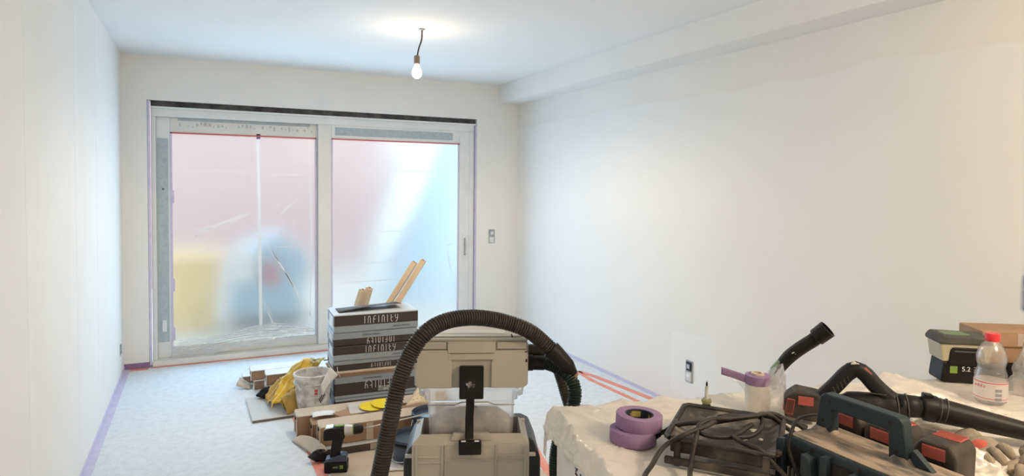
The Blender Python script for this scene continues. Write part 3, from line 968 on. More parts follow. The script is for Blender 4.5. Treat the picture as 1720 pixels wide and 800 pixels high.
long_carton('long brown carton by the door, upper front one of the pile', 0.435, 0.885, 4.96, 5.10, 0.078, 0.158)
long_carton('long brown carton by the door, lower front one of the pile', 0.432, 0.885, 4.955, 5.10, 0.0, 0.076)
long_carton('long brown carton by the door, upper rear one with crushed end', 0.345, 0.885, 5.16, 5.30, 0.072, 0.145)
long_carton('long brown carton by the door, lower rear one of the pile', 0.365, 0.885, 5.15, 5.30, 0.0, 0.070)
long_carton('flat brown carton with torn end behind the long carton pile', 0.30, 0.885, 5.35, 5.47, 0.0, 0.055)
t = thing('torn_flap', 'torn pale carton flap at the left end of the long cartons', 'cardboard', (0.24, 5.20, 0), -0.3)
MB().grid(lambda u, v: Vector((0.10 * u, 0.10 * v, 0.004 + 0.07 * (1 - u) * (0.4 + 0.6 * v) + 0.01 * math.sin(v * 6))), 6, 6).build('flap', 'cardboard_pale', t, True, solid=0.003)
for k, (x0, x1, y, lab) in enumerate([(0.37, 1.15, 5.72, 'white skirting board on the floor, the one reaching farthest left'), (0.80, 1.45, 5.62, 'short white skirting board on the floor behind the yellow oilskin'), (0.35, 1.2, 5.545, 'white skirting board lying directly behind the brown cartons')]):
    t = thing('skirting_board', lab, 'board', (x0, y, 0), 0.015 - 0.03 * k, 'white skirting boards by the door')
    MB().b2(0, x1 - x0, 0, 0.065, 0.004, 0.022, 0.002).build('board', 'white_edge', t)
    MB().b2(0, x1 - x0, -0.001, 0.0, 0.0, 0.018).build('dark_edge', 'board_edge', t)
t = thing('black_pouch', 'small crumpled black plastic pouch against the long cartons', 'pouch', (0.44, 4.885, 0), 0.2)
def pouch(u, v):
    a, b = u * 2 * PI, v * PI
    r = 1 + 0.35 * noise.noise(Vector((math.cos(a) * 1.6, math.sin(a) * 1.6, b * 1.5)))
    return Vector((0.075 * r * math.cos(a) * math.sin(b), 0.04 * r * math.sin(a) * math.sin(b), 0.045 + 0.042 * r * math.cos(b)))
MB().grid(pouch, 24, 14).build('pouch', 'black', t, True, weld=True)
# grey board in front
t = thing('laminate_sheet', 'grey laminate panel lying flat on the floor before the yellow oilskin', 'panel', (0.30, 4.425, 0), 0.02)
MB().b2(0, 0.51, 0.0, 0.5, 0.0, 0.017, 0.001).build('board', 'grey_board', t)
MB().b2(0, 0.51, -0.002, 0.0, 0, 0.016).build('edge', 'board_edge', t)

# ------------------------------------------------------------------ front carton pile
long_carton('open brown carton at the back of the pile near the tile stack', 0.53, 1.50, 4.05, 4.19, 0.0, 0.135, 'cardboard', -0.03, 'cartons under the sanding discs', 'cardboard_pale')
long_carton('flat carton in the middle of the pile under the sanding discs', 0.60, 1.52, 3.90, 4.03, 0.0, 0.125, 'cardboard', -0.03, 'cartons under the sanding discs', 'cardboard')
long_carton('long brown carton at the front of the pile behind the drill', 0.615, 1.48, 3.73, 3.86, 0.052, 0.165, 'cardboard', -0.03, 'cartons under the sanding discs', 'cardboard_pale')
long_carton('thin dark layer at the bottom of the pile behind the drill', 0.63, 1.50, 3.70, 3.86, 0.0, 0.05, 'cardboard_dark', -0.03, 'cartons under the sanding discs')  # thin dark box filling the bottom of the pile
t = thing('carton_flap', 'long pale cardboard flap hanging off the left end of the carton pile', 'cardboard', (0.49, 4.02, 0), 0)
MB().grid(lambda u, v: Vector((0.05 * u + 0.10 * v, -0.36 * v - 0.02 * u + 0.0, 0.006 + 0.03 * u + 0.035 * math.sin(v * 2.4) * (0.3 + u))), 6, 10).build('flap', 'cardboard_pale', t, True, solid=0.003)
t = thing('floor_cardboard', 'flat cardboard sheet on the floor in front of the carton pile', 'cardboard', (0.625, 2.75, 0), 0.0)
MB().b2(0, 1.05, 0, 0.93, 0.0, 0.004).build('sheet', 'cardboard_pale', t)
t = thing('black_scraps', 'crumpled dark packaging scrap at the foot of the carton pile', 'scrap', (0.60, 3.655, 0), -0.2)
MB().grid(lambda u, v: pouch(u, v) * 0.75, 24, 14).build('scrap', 'black', t, True, weld=True)
# on top of the pile
t = thing('white_note', 'white paper lying on the left end of the carton pile', 'paper', (0.61, 4.00, 0.142), -0.1)
MB().grid(lambda u, v: Vector((0.14 * u, -0.09 * v + 0.06, 0.002 + 0.006 * math.sin(u * 3))), 6, 4).build('sheet', 'paper', t, True, solid=0.001)
t = thing('cardboard_offcut', 'brown square cardboard offcut on the carton pile', 'cardboard', (0.80, 3.93, 0.145), 0.5)
MB().box((0, 0, 0.006), (0.11, 0.12, 0.004), (0.06, 0.03, 0)).build('offcut', 'cardboard', t)
t = thing('grey_card', 'pale grey card under the yellow sanding discs', 'card', (0.98, 3.99, 0.15), -0.12)
MB().box((0, 0, 0.004), (0.30, 0.17, 0.003), (0.05, 0, 0)).build('card', 'grey_board', t)
for k, (x, y, z, tx, lab) in enumerate([(0.965, 3.97, 0.163, 0.06, 'yellow sanding disc lying underneath the other yellow disc'), (1.04, 3.965, 0.172, 0.10, 'yellow sanding disc on top, with a grey wedge mark')]):
    t = thing('sanding_disc', lab, 'sanding disc', (x, y, z), 0.2 * k, 'yellow sanding discs on the cartons')
    d = MB().lathe([(0.0, 0.0), (0.075, 0.0), (0.075, 0.002), (0, 0.002)], n=36).build('disc', 'disc_yellow', t)
    d.rotation_euler = (tx, 0.04, 0)
    if k:
        w = MB().prism([(-0.005, -0.005), (0.07, 0.01), (0.055, 0.035)], -0.0032, -0.0022, mtx=Matrix.Rotation(-PI / 2, 4, 'X') @ Matrix.Scale(-1, 4, (0, 1, 0))).build('wedge_mark', 'grey_board', t)
        w.rotation_euler = (tx, 0.04, 0)
t = thing('sanding_sheet', 'beige sanding sheet with faint print leaning beside the vacuum', 'sanding sheet', (1.17, 3.86, 0.165), -0.25)
MB().grid(lambda u, v: Vector((0.22 * u + 0.10 * v - 0.02, 0.16 * v - 0.03 * u, 0.006 + 0.07 * v * u + 0.085 * v + 0.02 * math.sin(u * 3))), 8, 8).build('sheet', 'sandpaper', t, True, solid=0.0015)
pr = MB()
for a in range(7):
    for b in range(3):
        u, v = 0.15 + 0.11 * a + 0.03 * b, 0.2 + 0.26 * b
        p = Vector((0.22 * u + 0.10 * v - 0.02, 0.16 * v - 0.03 * u, 0.006 + 0.07 * v * u + 0.085 * v + 0.02 * math.sin(u * 3)))
        pr.box(p + Vector((0, -0.002, 0.002)), (0.010, 0.004, 0.0012), (0.6, 0, -0.1))
tag(pr.build('print', 'ochre', t), None, None, None, 'stuff')

# ------------------------------------------------------------------ cordless drill
t = thing('cordless_drill', 'black and green cordless drill standing on its battery by the cartons', 'drill', (0.655, 3.50, 0.0), -0.32)
bt = MB().b2(-0.056, 0.066, -0.038, 0.038, 0.0, 0.062, 0.008).build('battery', 'black', t)
MB().prism([(-0.05, 0.06), (0.062, 0.06), (0.062, 0.09), (0.03, 0.098), (-0.02, 0.082), (-0.05, 0.076)], -0.034, 0.034, 0.005).build('battery_top', 'bucket_blue', bt)
MB().b2(0.026, 0.045, -0.0395, -0.037, 0.026, 0.046).build('green_mark', 'green', bt)
MB().b2(-0.01, 0.018, -0.0395, -0.037, 0.03, 0.04).build('print', 'green_dull', bt)
MB().prism([(-0.03, 0.08), (0.022, 0.085), (0.040, 0.165), (0.046, 0.195), (-0.012, 0.195), (-0.02, 0.15)], -0.018, 0.018, 0.006).build('grip', 'black', t)
MB().b2(0.028, 0.042, -0.008, 0.008, 0.150, 0.182, 0.003).build('trigger', 'soft_grey', t)
MB().prism([(-0.062, 0.175), (0.052, 0.182), (0.052, 0.232), (0.03, 0.246), (-0.02, 0.244), (-0.06, 0.232)], -0.033, 0.033, 0.008).build('motor_housing', 'black', t)
MB().prism([(-0.005, 0.243), (0.045, 0.246), (0.045, 0.254), (-0.005, 0.250)], -0.012, 0.012, 0.002).build('mode_switch', 'green', t)
MB().prism([(-0.055, 0.236), (-0.01, 0.243), (-0.01, 0.249), (-0.05, 0.245)], -0.026, 0.026, 0.002).build('vent_cap', 'chuck', t)
MB().tube([(0.05, 0, 0.222), (0.065, 0, 0.223), (0.092, 0, 0.224)], [0.031, 0.030, 0.027], 20).build('gearbox', 'chuck', t, 'auto')
MB().tube([(0.092, 0, 0.224), (0.098, 0, 0.2243)], [0.028, 0.028], 20).build('green_ring', 'green', t, 'auto')
MB().tube([(0.098, 0, 0.2245), (0.125, 0, 0.2255), (0.138, 0, 0.226), (0.146, 0, 0.2263)], [0.027, 0.026, 0.022, 0.016], 20).build('chuck', 'black', t, 'auto')
MB().tube([(0.144, 0, 0.2263), (0.50, 0.10, 0.262)], 0.0035, 10).build('drill_bit', 'chuck', t, True)

# ------------------------------------------------------------------ blue buckets
def blue_bucket(label, loc, r, h):
    t = thing('blue_bucket', label, 'bucket', loc, 0, 'blue-black buckets beside the vacuum')
    MB().lathe([(0, 0.0), (r * 0.9, 0.0), (r * 0.92, 0.004), (r * 0.97, h), (r * 1.03, h), (r * 1.03, h + 0.014), (r * 0.99, h + 0.016), (r * 0.95, h + 0.004), (r * 0.93, h - 0.012), (0, h - 0.014)], n=44).build('tub', 'bucket_blue', t, 'auto')
    MB().lathe([(r * 0.985, h - 0.02), (r * 1.04, h - 0.018), (r * 1.04, h - 0.008), (r * 0.985, h - 0.006)], n=44).build('rim', 'black', t, True)
    MB().tube([(r * 1.04 * math.cos(a), r * 1.04 * math.sin(a), h - 0.012 - 0.09 * math.sin(i / 20 * PI)) for i, a in [(i, 2.0 + 3.1 * i / 20) for i in range(21)]], 0.003, 6).build('bail', 'metal', t, True)
    return t


blue_bucket('blue-black bucket on the floor nearest the vacuum hose', (1.085, 3.475, 0.012), 0.125, 0.115)
blue_bucket('dark blue bucket farther back between cartons and vacuum', (1.235, 3.60, 0.10), 0.115, 0.10)
t = thing('bucket_base', 'grey tub under the farther blue bucket', 'tub', (1.235, 3.60, 0.0), 0)
MB().lathe([(0, 0), (0.118, 0), (0.122, 0.01), (0.118, 0.098), (0, 0.098)], n=36).build('tub', 'grey_board', t, 'auto')
t = thing('paint_sheet', 'stained paper sheet under the nearer blue bucket', 'paper', (1.06, 3.47, 0.004), -0.3)
MB().grid(lambda u, v: Vector((0.34 * u - 0.17, 0.3 * v - 0.15, 0.003 + 0.004 * math.sin(u * 6 + v * 3))), 10, 8).build('sheet', 'bucket', t, True, solid=0.002)

# ------------------------------------------------------------------ dust extractor with cyclone cases
V = thing('dust_extractor', 'light grey dust extractor with milky dust box and black strap', 'vacuum', (0.852, 2.06, 0), -0.39)
# vacuum base (below the frame, wheels on the floor)
vb = MB().prism([(-0.19, 0.06), (0.19, 0.06), (0.20, 0.40), (0.17, 0.455), (-0.17, 0.455), (-0.20, 0.40)], -0.04, 0.42, 0.02).build('base_body', 'vac_dark', V)
MB().b2(-0.12, 0.12, -0.046, -0.038, 0.22, 0.34, 0.004).build('control_panel', 'taupe_dark', vb)
MB().cyl((0.06, -0.046, 0.28), (0.06, -0.062, 0.28), 0.022).build('dial', 'vac_green', vb, 'auto')
for sx_ in (-1, 1):
    MB().cyl((sx_ * 0.19, 0.36, 0.10), (sx_ * 0.235, 0.36, 0.10), 0.10, n=32).build('wheel', 'black', V, 'auto')
    MB().cyl((sx_ * 0.15, 0.02, 0.035), (sx_ * 0.18, 0.02, 0.035), 0.035, n=20).build('castor', 'black', V, 'auto')
    # dark side cheeks of the base that show left and right of the lower case
    MB().prism([(0.17, 0.42), (0.262, 0.42), (0.262, 0.535), (0.235, 0.60), (0.205, 0.615), (0.17, 0.615)] if sx_ > 0 else [(-0.17, 0.42), (-0.25, 0.42), (-0.25, 0.53), (-0.23, 0.575), (-0.205, 0.60), (-0.17, 0.60)], 0.14, 0.40, 0.008).build('side_cheek', 'vac_dark', V)
    MB().b2(sx_ * 0.222 - 0.02, sx_ * 0.222 + 0.02, 0.128, 0.142, 0.545, 0.557, 0.002).build('cheek_catch', 'grey_board', V)
MB().b2(-0.18, 0.18, 0.22, 0.40, 0.45, 0.60, 0.02).build('motor_hood', 'vac_dark', V)
# lower case (open tray)
lc = MB()
lc.prism([(-0.206, 0.46), (0.206, 0.46), (0.206, 0.640), (0.204, 0.648), (-0.204, 0.648), (-0.206, 0.640)], 0.0, 0.014, 0.002)
lc.b2(-0.206, -0.188, 0.01, 0.21, 0.46, 0.648, 0.003)
lc.b2(0.188, 0.206, 0.01, 0.21, 0.46, 0.648, 0.003)
lc.b2(-0.206, 0.206, 0.196, 0.21, 0.46, 0.662, 0.003)
lc.b2(-0.195, 0.195, 0.01, 0.20, 0.462, 0.50)
lcase = lc.build('lower_case', 'taupe', V)
# sloping collar from the outer edge up to the inner rim
rim_o = [(-0.205, 0.002), (0.205, 0.002), (0.205, 0.212), (-0.205, 0.212)]
rim_i = [(-0.178, 0.026), (0.178, 0.026), (0.178, 0.192), (-0.178, 0.192)]
cm = MB()
vo = [cm.bm.verts.new((x, y, 0.646)) for x, y in rim_o]
vi = [cm.bm.verts.new((x, y, 0.674)) for x, y in rim_i]
vd = [cm.bm.verts.new((x * 0.97, 0.11 + (y - 0.11) * 0.97, 0.60)) for x, y in rim_i]
for k in range(4):
    k2 = (k + 1) % 4
    cm.bm.faces.new((vo[k], vo[k2], vi[k2], vi[k]))
    cm.bm.faces.new((vi[k], vi[k2], vd[k2], vd[k]))
cm.build('case_collar', 'taupe', V)
MB().prism([(-0.075, 0.655), (0.075, 0.655), (0.062, 0.682), (-0.062, 0.682)], 0.006, 0.024, 0.003).build('collar_hump', 'taupe', V)
for (x0, x1, z0, z1) in [(-0.194, -0.186, 0.46, 0.64), (0.186, 0.194, 0.46, 0.64), (-0.104, -0.097, 0.46, 0.645), (-0.092, -0.086, 0.46, 0.645), (0.086, 0.092, 0.46, 0.645),
                         (-0.186, -0.104, 0.600, 0.606), (-0.186, -0.104, 0.580, 0.586), (0.092, 0.186, 0.603, 0.609), (0.092, 0.186, 0.583, 0.589), (-0.086, 0.08, 0.588, 0.594)]:
    MB().b2(x0, x1, -0.005, 0.002, z0, z1, 0.0015, 1).build('rib', 'taupe', lcase)
MB().b2(-0.072, 0.062, -0.001, 0.001, 0.60, 0.634).build('latch_recess', 'taupe_dark', lcase)
# milky dust container
cont = MB()
def ringbox(mb, specs):
    prev = None
    for (hx, y0, y1, z) in specs:
        c = 0.018
        ring = [mb.bm.verts.new(q) for q in [(-hx + c, y0, z), (hx - c, y0, z), (hx, y0 + c, z), (hx, y1 - c, z), (hx - c, y1, z), (-hx + c, y1, z), (-hx, y1 - c, z), (-hx, y0 + c, z)]]
        if prev:
            for k in range(8):
                mb.bm.faces.new((prev[k], prev[(k + 1) % 8], ring[(k + 1) % 8], ring[k]))
        else:
            mb.bm.faces.new(ring[::-1])
        prev = ring
ringbox(cont, [(0.146, 0.042, 0.176, 0.56), (0.154, 0.036, 0.182, 0.785), (0.165, 0.026, 0.19, 0.792), (0.168, 0.024, 0.192, 0.848)])
ct = cont.build('dust_container', 'container', V)
ins = MB()
ringbox(ins, [(0.138, 0.05, 0.168, 0.575), (0.142, 0.05, 0.17, 0.70), (0.10, 0.07, 0.15, 0.735), (0.03, 0.09, 0.12, 0.745)])
ins.build('collected_dust', 'dust', ct, True)
for a, b in (((-0.155, 0.776), (-0.06, 0.776)), ((-0.06, 0.776), (-0.035, 0.786)), ((-0.035, 0.786), (0.06, 0.786)), ((0.06, 0.786), (0.085, 0.776)), ((0.085, 0.776), (0.155, 0.776))):
    MB().tube([(a[0], 0.03, a[1]), (b[0], 0.03, b[1])], 0.0022, 6).build('edge_line', 'taupe', ct, True)
for sx_ in (-1, 1):
    MB().prism([(sx_ * 0.168, 0.80), (sx_ * 0.184, 0.805), (sx_ * 0.190, 0.848), (sx_ * 0.172, 0.848)], 0.05, 0.11, 0.001).build('side_clip', 'container', ct)
# upper case
uc = MB()
uc.prism([(-0.184, 0.846), (0.184, 0.846), (0.198, 0.856), (0.199, 1.0), (0.192, 1.012), (-0.192, 1.012), (-0.199, 1.0), (-0.198, 0.856)], 0.0, 0.215, 0.005)
ucase = uc.build('upper_case', 'taupe', V)
for sx_ in (-1, 1):
    MB().prism([(sx_ * 0.068, 0.848), (sx_ * 0.182, 0.848), (sx_ * 0.194, 0.858), (sx_ * 0.194, 0.982), (sx_ * 0.078, 0.982), (sx_ * 0.068, 0.935)], -0.010, 0.003, 0.004).build('front_panel', 'taupe', ucase)
    MB().b2(sx_ * 0.1915 - 0.003, sx_ * 0.1915 + 0.003, -0.012, -0.006, 0.940, 0.950).b2(sx_ * 0.190 - 0.005, sx_ * 0.190 + 0.005, -0.012, -0.006, 0.974, 0.978).build('gap_mark', 'ink', ucase)
    MB().b2(sx_ * 0.088, sx_ * 0.194, -0.010, 0.003, 0.985, 1.010, 0.004).build('lid_edge', 'taupe', ucase)
MB().b2(-0.083, 0.083, -0.014, 0.003, 0.972, 1.012, 0.003).build('lid_latch', 'taupe', ucase)
MB().b2(-0.083, 0.083, -0.011, 0.003, 0.948, 0.970, 0.003).build('latch_foot', 'taupe', ucase)
lid = MB().b2(-0.196, 0.196, -0.002, 0.213, 1.010, 1.020, 0.004).build('lid', 'taupe', V)
MB().b2(-0.185, 0.185, 0.045, 0.19, 1.019, 1.024, 0.002).build('lid_field', 'taupe', lid)
MB().b2(-0.14, 0.14, 0.02, 0.045, 1.018, 1.0245, 0.002).build('handle_bar', 'taupe', lid)
for sx_ in (-1, 1):
    MB().b2(sx_ * 0.160 - 0.017, sx_ * 0.160 + 0.017, 0.018, 0.05, 1.018, 1.026, 0.002).build('handle_hinge', 'taupe', lid)
    MB().b2(sx_ * 0.1425 - 0.002, sx_ * 0.1425 + 0.002, 0.018, 0.05, 1.0195, 1.0255).build('hinge_gap', 'ink', lid)
MB().b2(-0.12, 0.12, 0.06, 0.12, 1.0235, 1.0255, 0.0008).build('dusty_label', 'grey_board', lid)
# strap
st = MB().b2(-0.042, 0.042, -0.030, -0.004, 0.815, 0.928, 0.004).build('strap_buckle', 'black', V)
sm = MB()
pts_ = []
for k in range(26):
    a = 2 * PI * k / 26
    rr_ = 0.55 + 0.45 * noise.noise(Vector((math.cos(a) * 2.6, math.sin(a) * 2.6, 4.4))) + 0.18 * math.sin(5 * a)
    pts_.append((-0.002 + 0.024 * rr_ * math.cos(a) - 0.004 * math.sin(a), 0.866 + 0.017 * rr_ * math.sin(a)))
sm.prism(pts_, -0.0306, -0.0298)
sm.build('plaster_smear', 'smear', st)
MB().tube(spline([(-0.004, -0.026, 0.83), (-0.004, -0.012, 0.79), (-0.006, 0.000, 0.74), (-0.006, -0.012, 0.67)], 0.02), 0.0145, 8, flat=0.35, up=(0, 1, 0)).build('strap', 'black', V, 'auto')
sb = MB().b2(-0.043, 0.036, -0.026, -0.004, 0.617, 0.667, 0.005).build('strap_hook', 'black', V)
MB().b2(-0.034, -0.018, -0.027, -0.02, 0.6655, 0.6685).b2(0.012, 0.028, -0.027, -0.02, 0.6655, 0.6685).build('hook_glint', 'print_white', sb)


# ------------------------------------------------------------------ hoses
def ribbed(pts, r, pitch=0.0088, depth=0.17, n=16, step=None):
    step = pitch / 3
    sp = spline(pts, 0.02)
    # resample evenly
    out = [sp[0]]
    acc = 0.0
    for a, b in zip(sp[:-1], sp[1:]):
        L = (b - a).length
        d = step - acc
        while d <= L:
            out.append(a.lerp(b, d / L))
            d += step
        acc = L - (d - step)
    rad = [r * (1.0 if i % 3 == 0 else (1.0 if i % 3 == 1 else 1.0 - depth)) for i in range(len(out))]
    return out, rad


big = [(0.70, 1.62, 0.028), (0.56, 1.75, 0.03), (0.50, 1.88, 0.10), (0.482, 1.94, 0.30), (0.482, 1.950, 0.555), (0.498, 1.946, 0.648), (0.517, 1.941, 0.750), (0.536, 1.936, 0.852), (0.562, 1.949, 0.939), (0.599, 1.957, 1.018), (0.644, 1.959, 1.076), (0.715, 1.971, 1.108), (0.813, 1.979, 1.113), (0.923, 1.980, 1.093), (1.014, 1.957, 1.059), (1.074, 1.948, 1.012), (1.111, 1.928, 0.973)]
t = thing('suction_hose', 'thick dark ribbed hose arching over the dust extractor', 'hose', (0, 0, 0), 0, 'hoses around the dust extractor')
p, r = ribbed(big, 0.0275)
MB().tube(p, r, 18).build('hose', 'hose_dark', t)
MB().tube([(1.098, 1.935, 0.988), (1.112, 1.927, 0.972), (1.150, 1.908, 0.930)], [0.032, 0.032, 0.027], 20).build('cuff', 'black', t, 'auto')
MB().tube([(1.150, 1.908, 0.930), (1.172, 1.896, 0.902)], [0.027, 0.013], 20).build('cut_tip', 'black', t, 'auto')
MB().tube([(1.170, 1.897, 0.905), (1.178, 1.893, 0.895)], [0.013, 0.010], 12).build('clay_lump', 'cardboard', t, 'auto')

t = thing('suction_hose', 'black ribbed hose dropping behind the covered table', 'hose', (0, 0, 0), 0, 'hoses around the dust extractor')
p, r = ribbed([(1.12, 2.056, 0.946), (1.150, 2.049, 0.938), (1.184, 2.048, 0.910), (1.211, 2.052, 0.847), (1.227, 2.042, 0.785), (1.244, 2.031, 0.719), (1.262, 2.020, 0.630), (1.270, 2.012, 0.519), (1.29, 2.03, 0.30), (1.33, 2.10, 0.10), (1.42, 2.25, 0.03), (1.6, 2.4, 0.027)], 0.025)
MB().tube(p, r, 16).build('hose', 'hose_dark', t)
MB().tube([(1.070, 2.08, 0.947), (1.10, 2.065, 0.947), (1.125, 2.053, 0.945)], [0.028, 0.028, 0.027], 20).build('cuff', 'black', t, 'auto')

t = thing('suction_hose', 'dark green ribbed hose curling from the extractor down to the floor', 'hose', (0, 0, 0), 0, 'hoses around the dust extractor')
p, r = ribbed([(1.105, 2.006, 0.922), (1.128, 1.965, 0.918), (1.158, 1.912, 0.893), (1.173, 1.893, 0.847), (1.165, 1.894, 0.785), (1.139, 1.904, 0.725), (1.118, 1.912, 0.660), (1.110, 1.913, 0.587), (1.115, 1.907, 0.505), (1.129, 1.895, 0.380), (1.14, 1.88, 0.2), (1.13, 1.80, 0.07), (1.05, 1.68, 0.026), (0.9, 1.6, 0.024)], 0.0235)
MB().tube(p, r, 16).build('hose', 'hose_green', t)
MB().tube([(1.055, 2.033, 0.921), (1.075, 2.023, 0.921), (1.076, 2.022, 0.921), (1.110, 2.003, 0.921)], [0.029, 0.029, 0.026, 0.026], 20).build('cuff', 'black', t, 'auto')

# ------------------------------------------------------------------ covered table on the right
TB = (0.975, 1.705)
TR = -0.2003
TA = Vector((math.cos(TR), math.sin(TR), 0))
TBK = Vector((-math.sin(TR), math.cos(TR), 0))       # away from the viewer
TZ = 0.862


def tloc(x, y):
    d = Vector((x - TB[0], y - TB[1], 0))
    return d.dot(TA), d.dot(TBK)


t = thing('white_carton', 'tall white carton under the left end of the dust sheet', 'carton', (TB[0], TB[1], 0), TR)
MB().b2(0.012, 0.50, -0.90, -0.012, 0.0, 0.845, 0.004).build('body', 'white_carton', t)
pr = MB()
for k in range(16):
    pr.b2(0.0105, 0.0125, -0.185 - 0.005 * (k % 3) - 0.0015 * k, -0.175 - 0.004 * (k % 2) - 0.0015 * k, 0.776 - 0.0085 * k, 0.7815 - 0.0085 * k)
for k in range(14):
    pr.b2(0.0105, 0.0125, -0.225 - 0.006 * (k % 2) - 0.0015 * k, -0.219 - 0.0015 * k, 0.755 - 0.009 * k, 0.760 - 0.009 * k)
pr.build('stamped_print', 'ink', t)
MB().b2(0.0105, 0.0125, -0.47, -0.44, 0.0, 0.845).build('packing_tape', 'label_clear', t)
t = thing('trestle_table', 'wooden trestle table under the cream dust sheet', 'table', (TB[0], TB[1], 0), TR)
MB().b2(0.52, 1.93, -0.93, -0.01, 0.815, 0.845, 0.003).build('board', 'ply', t)
for x in (0.62, 1.80):
    for y in (-0.85, -0.09):
        MB().tube([(x - 0.0, y + (0.05 if y < -0.5 else -0.05), 0.815), (x, y, 0.0)], 0.022, 8).build('leg', 'ply', t)
    MB().b2(x - 0.02, x + 0.02, -0.86, -0.08, 0.30, 0.34).build('stretcher', 'ply', t)

# things standing on the sheet: the sheet lies flat under them
FEET = [(1.09, 1.40, 0.075), (1.408, 1.503, 0.04), (1.56, 1.44, 0.09), (1.76, 1.56, 0.06), (2.477, 1.362, 0.14), (2.317, 1.18, 0.07), (1.20, 1.20, 0.20), (1.33, 0.95, 0.20), (1.42, 0.80, 0.16),
        (1.62, 1.30, 0.12), (1.85, 1.06, 0.12), (1.79, 0.88, 0.13), (2.72, 1.34, 0.15), (2.55, 1.17, 0.12), (1.03, 1.2, 0.10)]
FL = [(*tloc(x, y), r) for x, y, r in FEET]


def ridged(x, y, z, s):
    return 1.0 - abs(noise.noise(Vector((x, y, z)))) * s


GX, GY = tloc(1.012, 1.395)


def sheet(u, v):
    # local: x -0.03..1.97, y -0.96..0.03 plus a hanging border
    e = 0.055
    x = -0.10 + 2.10 * u
    y = -1.00 + 1.06 * v
    damp = 1.0
    for (fx_, fy_, r) in FL:
        d = math.hypot(x - fx_, y - fy_)
        if d < r + 0.10:
            damp = min(damp, max(0.0, (d - r) / 0.10))
    def ridge(a, b, c, p):
        return max(0.0, 1.0 - abs(noise.noise(Vector((a, b, c)))) * p) ** 2
    right = min(1.0, max(0.0, (x - 0.55) / 0.6))
    wx = 0.05 * noise.noise(Vector((x * 2.2, y * 2.2, 21)))
    wy = 0.05 * noise.noise(Vector((x * 2.2, y * 2.2, 33)))
    ac, al = (y + wy) * 0.94 + (x + wx) * 0.34, (x + wx) * 0.94 - (y + wy) * 0.34
    ac2, al2 = (x + wx) * 0.80 + (y - wy) * 0.60, -(x + wx) * 0.60 + (y - wy) * 0.80
    f = (0.012 + 0.006 * right) * ridge(ac * 9, al * 1.7, 3.1, 4.0)
    f += (0.010 + 0.004 * right) * ridge(ac2 * 8, al2 * 2.0, 7.7, 4.5)
    f += 0.006 * ridge(ac * 20, al * 6, 2.2, 3.5)
    f += 0.0045 * ridge(ac2 * 26, al2 * 8, 5.2, 3.5)
    f += 0.030 * max(0, noise.noise(Vector((x * 2.1, y * 2.3, 11)))) * right
    gd, ga = math.hypot(x - GX, y - GY), math.atan2(y - GY, x - GX)
    f += 0.022 * math.exp(-(gd / 0.075) ** 2 * 0.8) * (0.25 + 0.75 * abs(math.cos(5.5 * ga + 3 * noise.noise(Vector((x * 8, y * 8, 1))))))
    z = TZ + f * (0.03 + 0.97 * damp)
    # hanging borders
    over = max(0.0, 0.0 - x)
    if over > 0:
        k = over / 0.10
        hang = 0.070 + 0.03 * noise.noise(Vector((y * 9, 3, 1))) + 0.03 * max(0.0, noise.noise(Vector((y * 23, 5, 1)))) + 0.32 * max(0, min(1, (-y - 0.34) / 0.16))
        z = TZ - hang * k ** 1.0
        x = -0.003 - 0.012 * math.sin(k * PI) - 0.020 * k * noise.noise(Vector((y * 20, k * 1.5, 5))) - 0.010 * k + 0.008 * noise.noise(Vector((y * 42, k * 5, 15)))
        y = y + 0.02 * k * noise.noise(Vector((y * 11, k * 3, 8)))
    over = max(0.0, y - 0.01)
    if over > 0:
        k = over / 0.05
        z = min(z, TZ + 0.004) - 0.09 * k
        y = 0.012 + 0.012 * k * noise.noise(Vector((x * 14, 2, 9)))
    over = max(0.0, -0.95 - y)
    if over > 0:
        k = over / 0.05
        z -= 0.18 * k
        y = -0.952 - 0.01 * k
    return Vector((x, y, z))


t = thing('dust_sheet', 'cream translucent plastic dust sheet covering carton and table', 'dust sheet', (TB[0], TB[1], 0), TR)
MB().grid(sheet, 400, 230).build('sheet', 'sheet', t, True)


# ------------------------------------------------------------------ tape rolls
def tape_roll(label, loc, rx, ry, R=0.062, r=0.039, h=0.036):
    t = thing('tape_roll', label, 'tape roll', loc, 0.3, 'purple masking tape rolls')
    ob = [MB().lathe([(r, 0.0), (R, 0.0), (R + 0.0006, 0.001), (R + 0.0006, h - 0.001), (R, h), (r, h), (r, 0.0)], n=56).build('tape', 'purple', t, 'auto'),
          MB().lathe([(r - 0.0035, 0.001), (r, 0.001), (r, h - 0.001), (r - 0.0035, h - 0.001), (r - 0.0035, 0.001)], n=56).build('core', 'tape_core', t, 'auto')]
    for k in range(4):
        a0 = 0.5 + k * 1.57
        mb = MB()
        mb.grid(lambda u, v: Vector(((r - 0.0039) * math.cos(a0 + 0.9 * u), (r - 0.0039) * math.sin(a0 + 0.9 * u), h * (0.40 + 0.45 * v))), 10, 1)
        ob.append(mb.build('core_print', 'tape_core_y', t))
    for o in ob:
        o.rotation_euler = (rx, ry, 0)
    return t


tape_roll('purple tape roll lying flat on top of the other roll', (1.073, 1.402, 0.902), 0.03, 0.03)
tape_roll('purple tape roll underneath, half pushed into the sheet', (1.052, 1.398, 0.866), -0.03, 0.02)

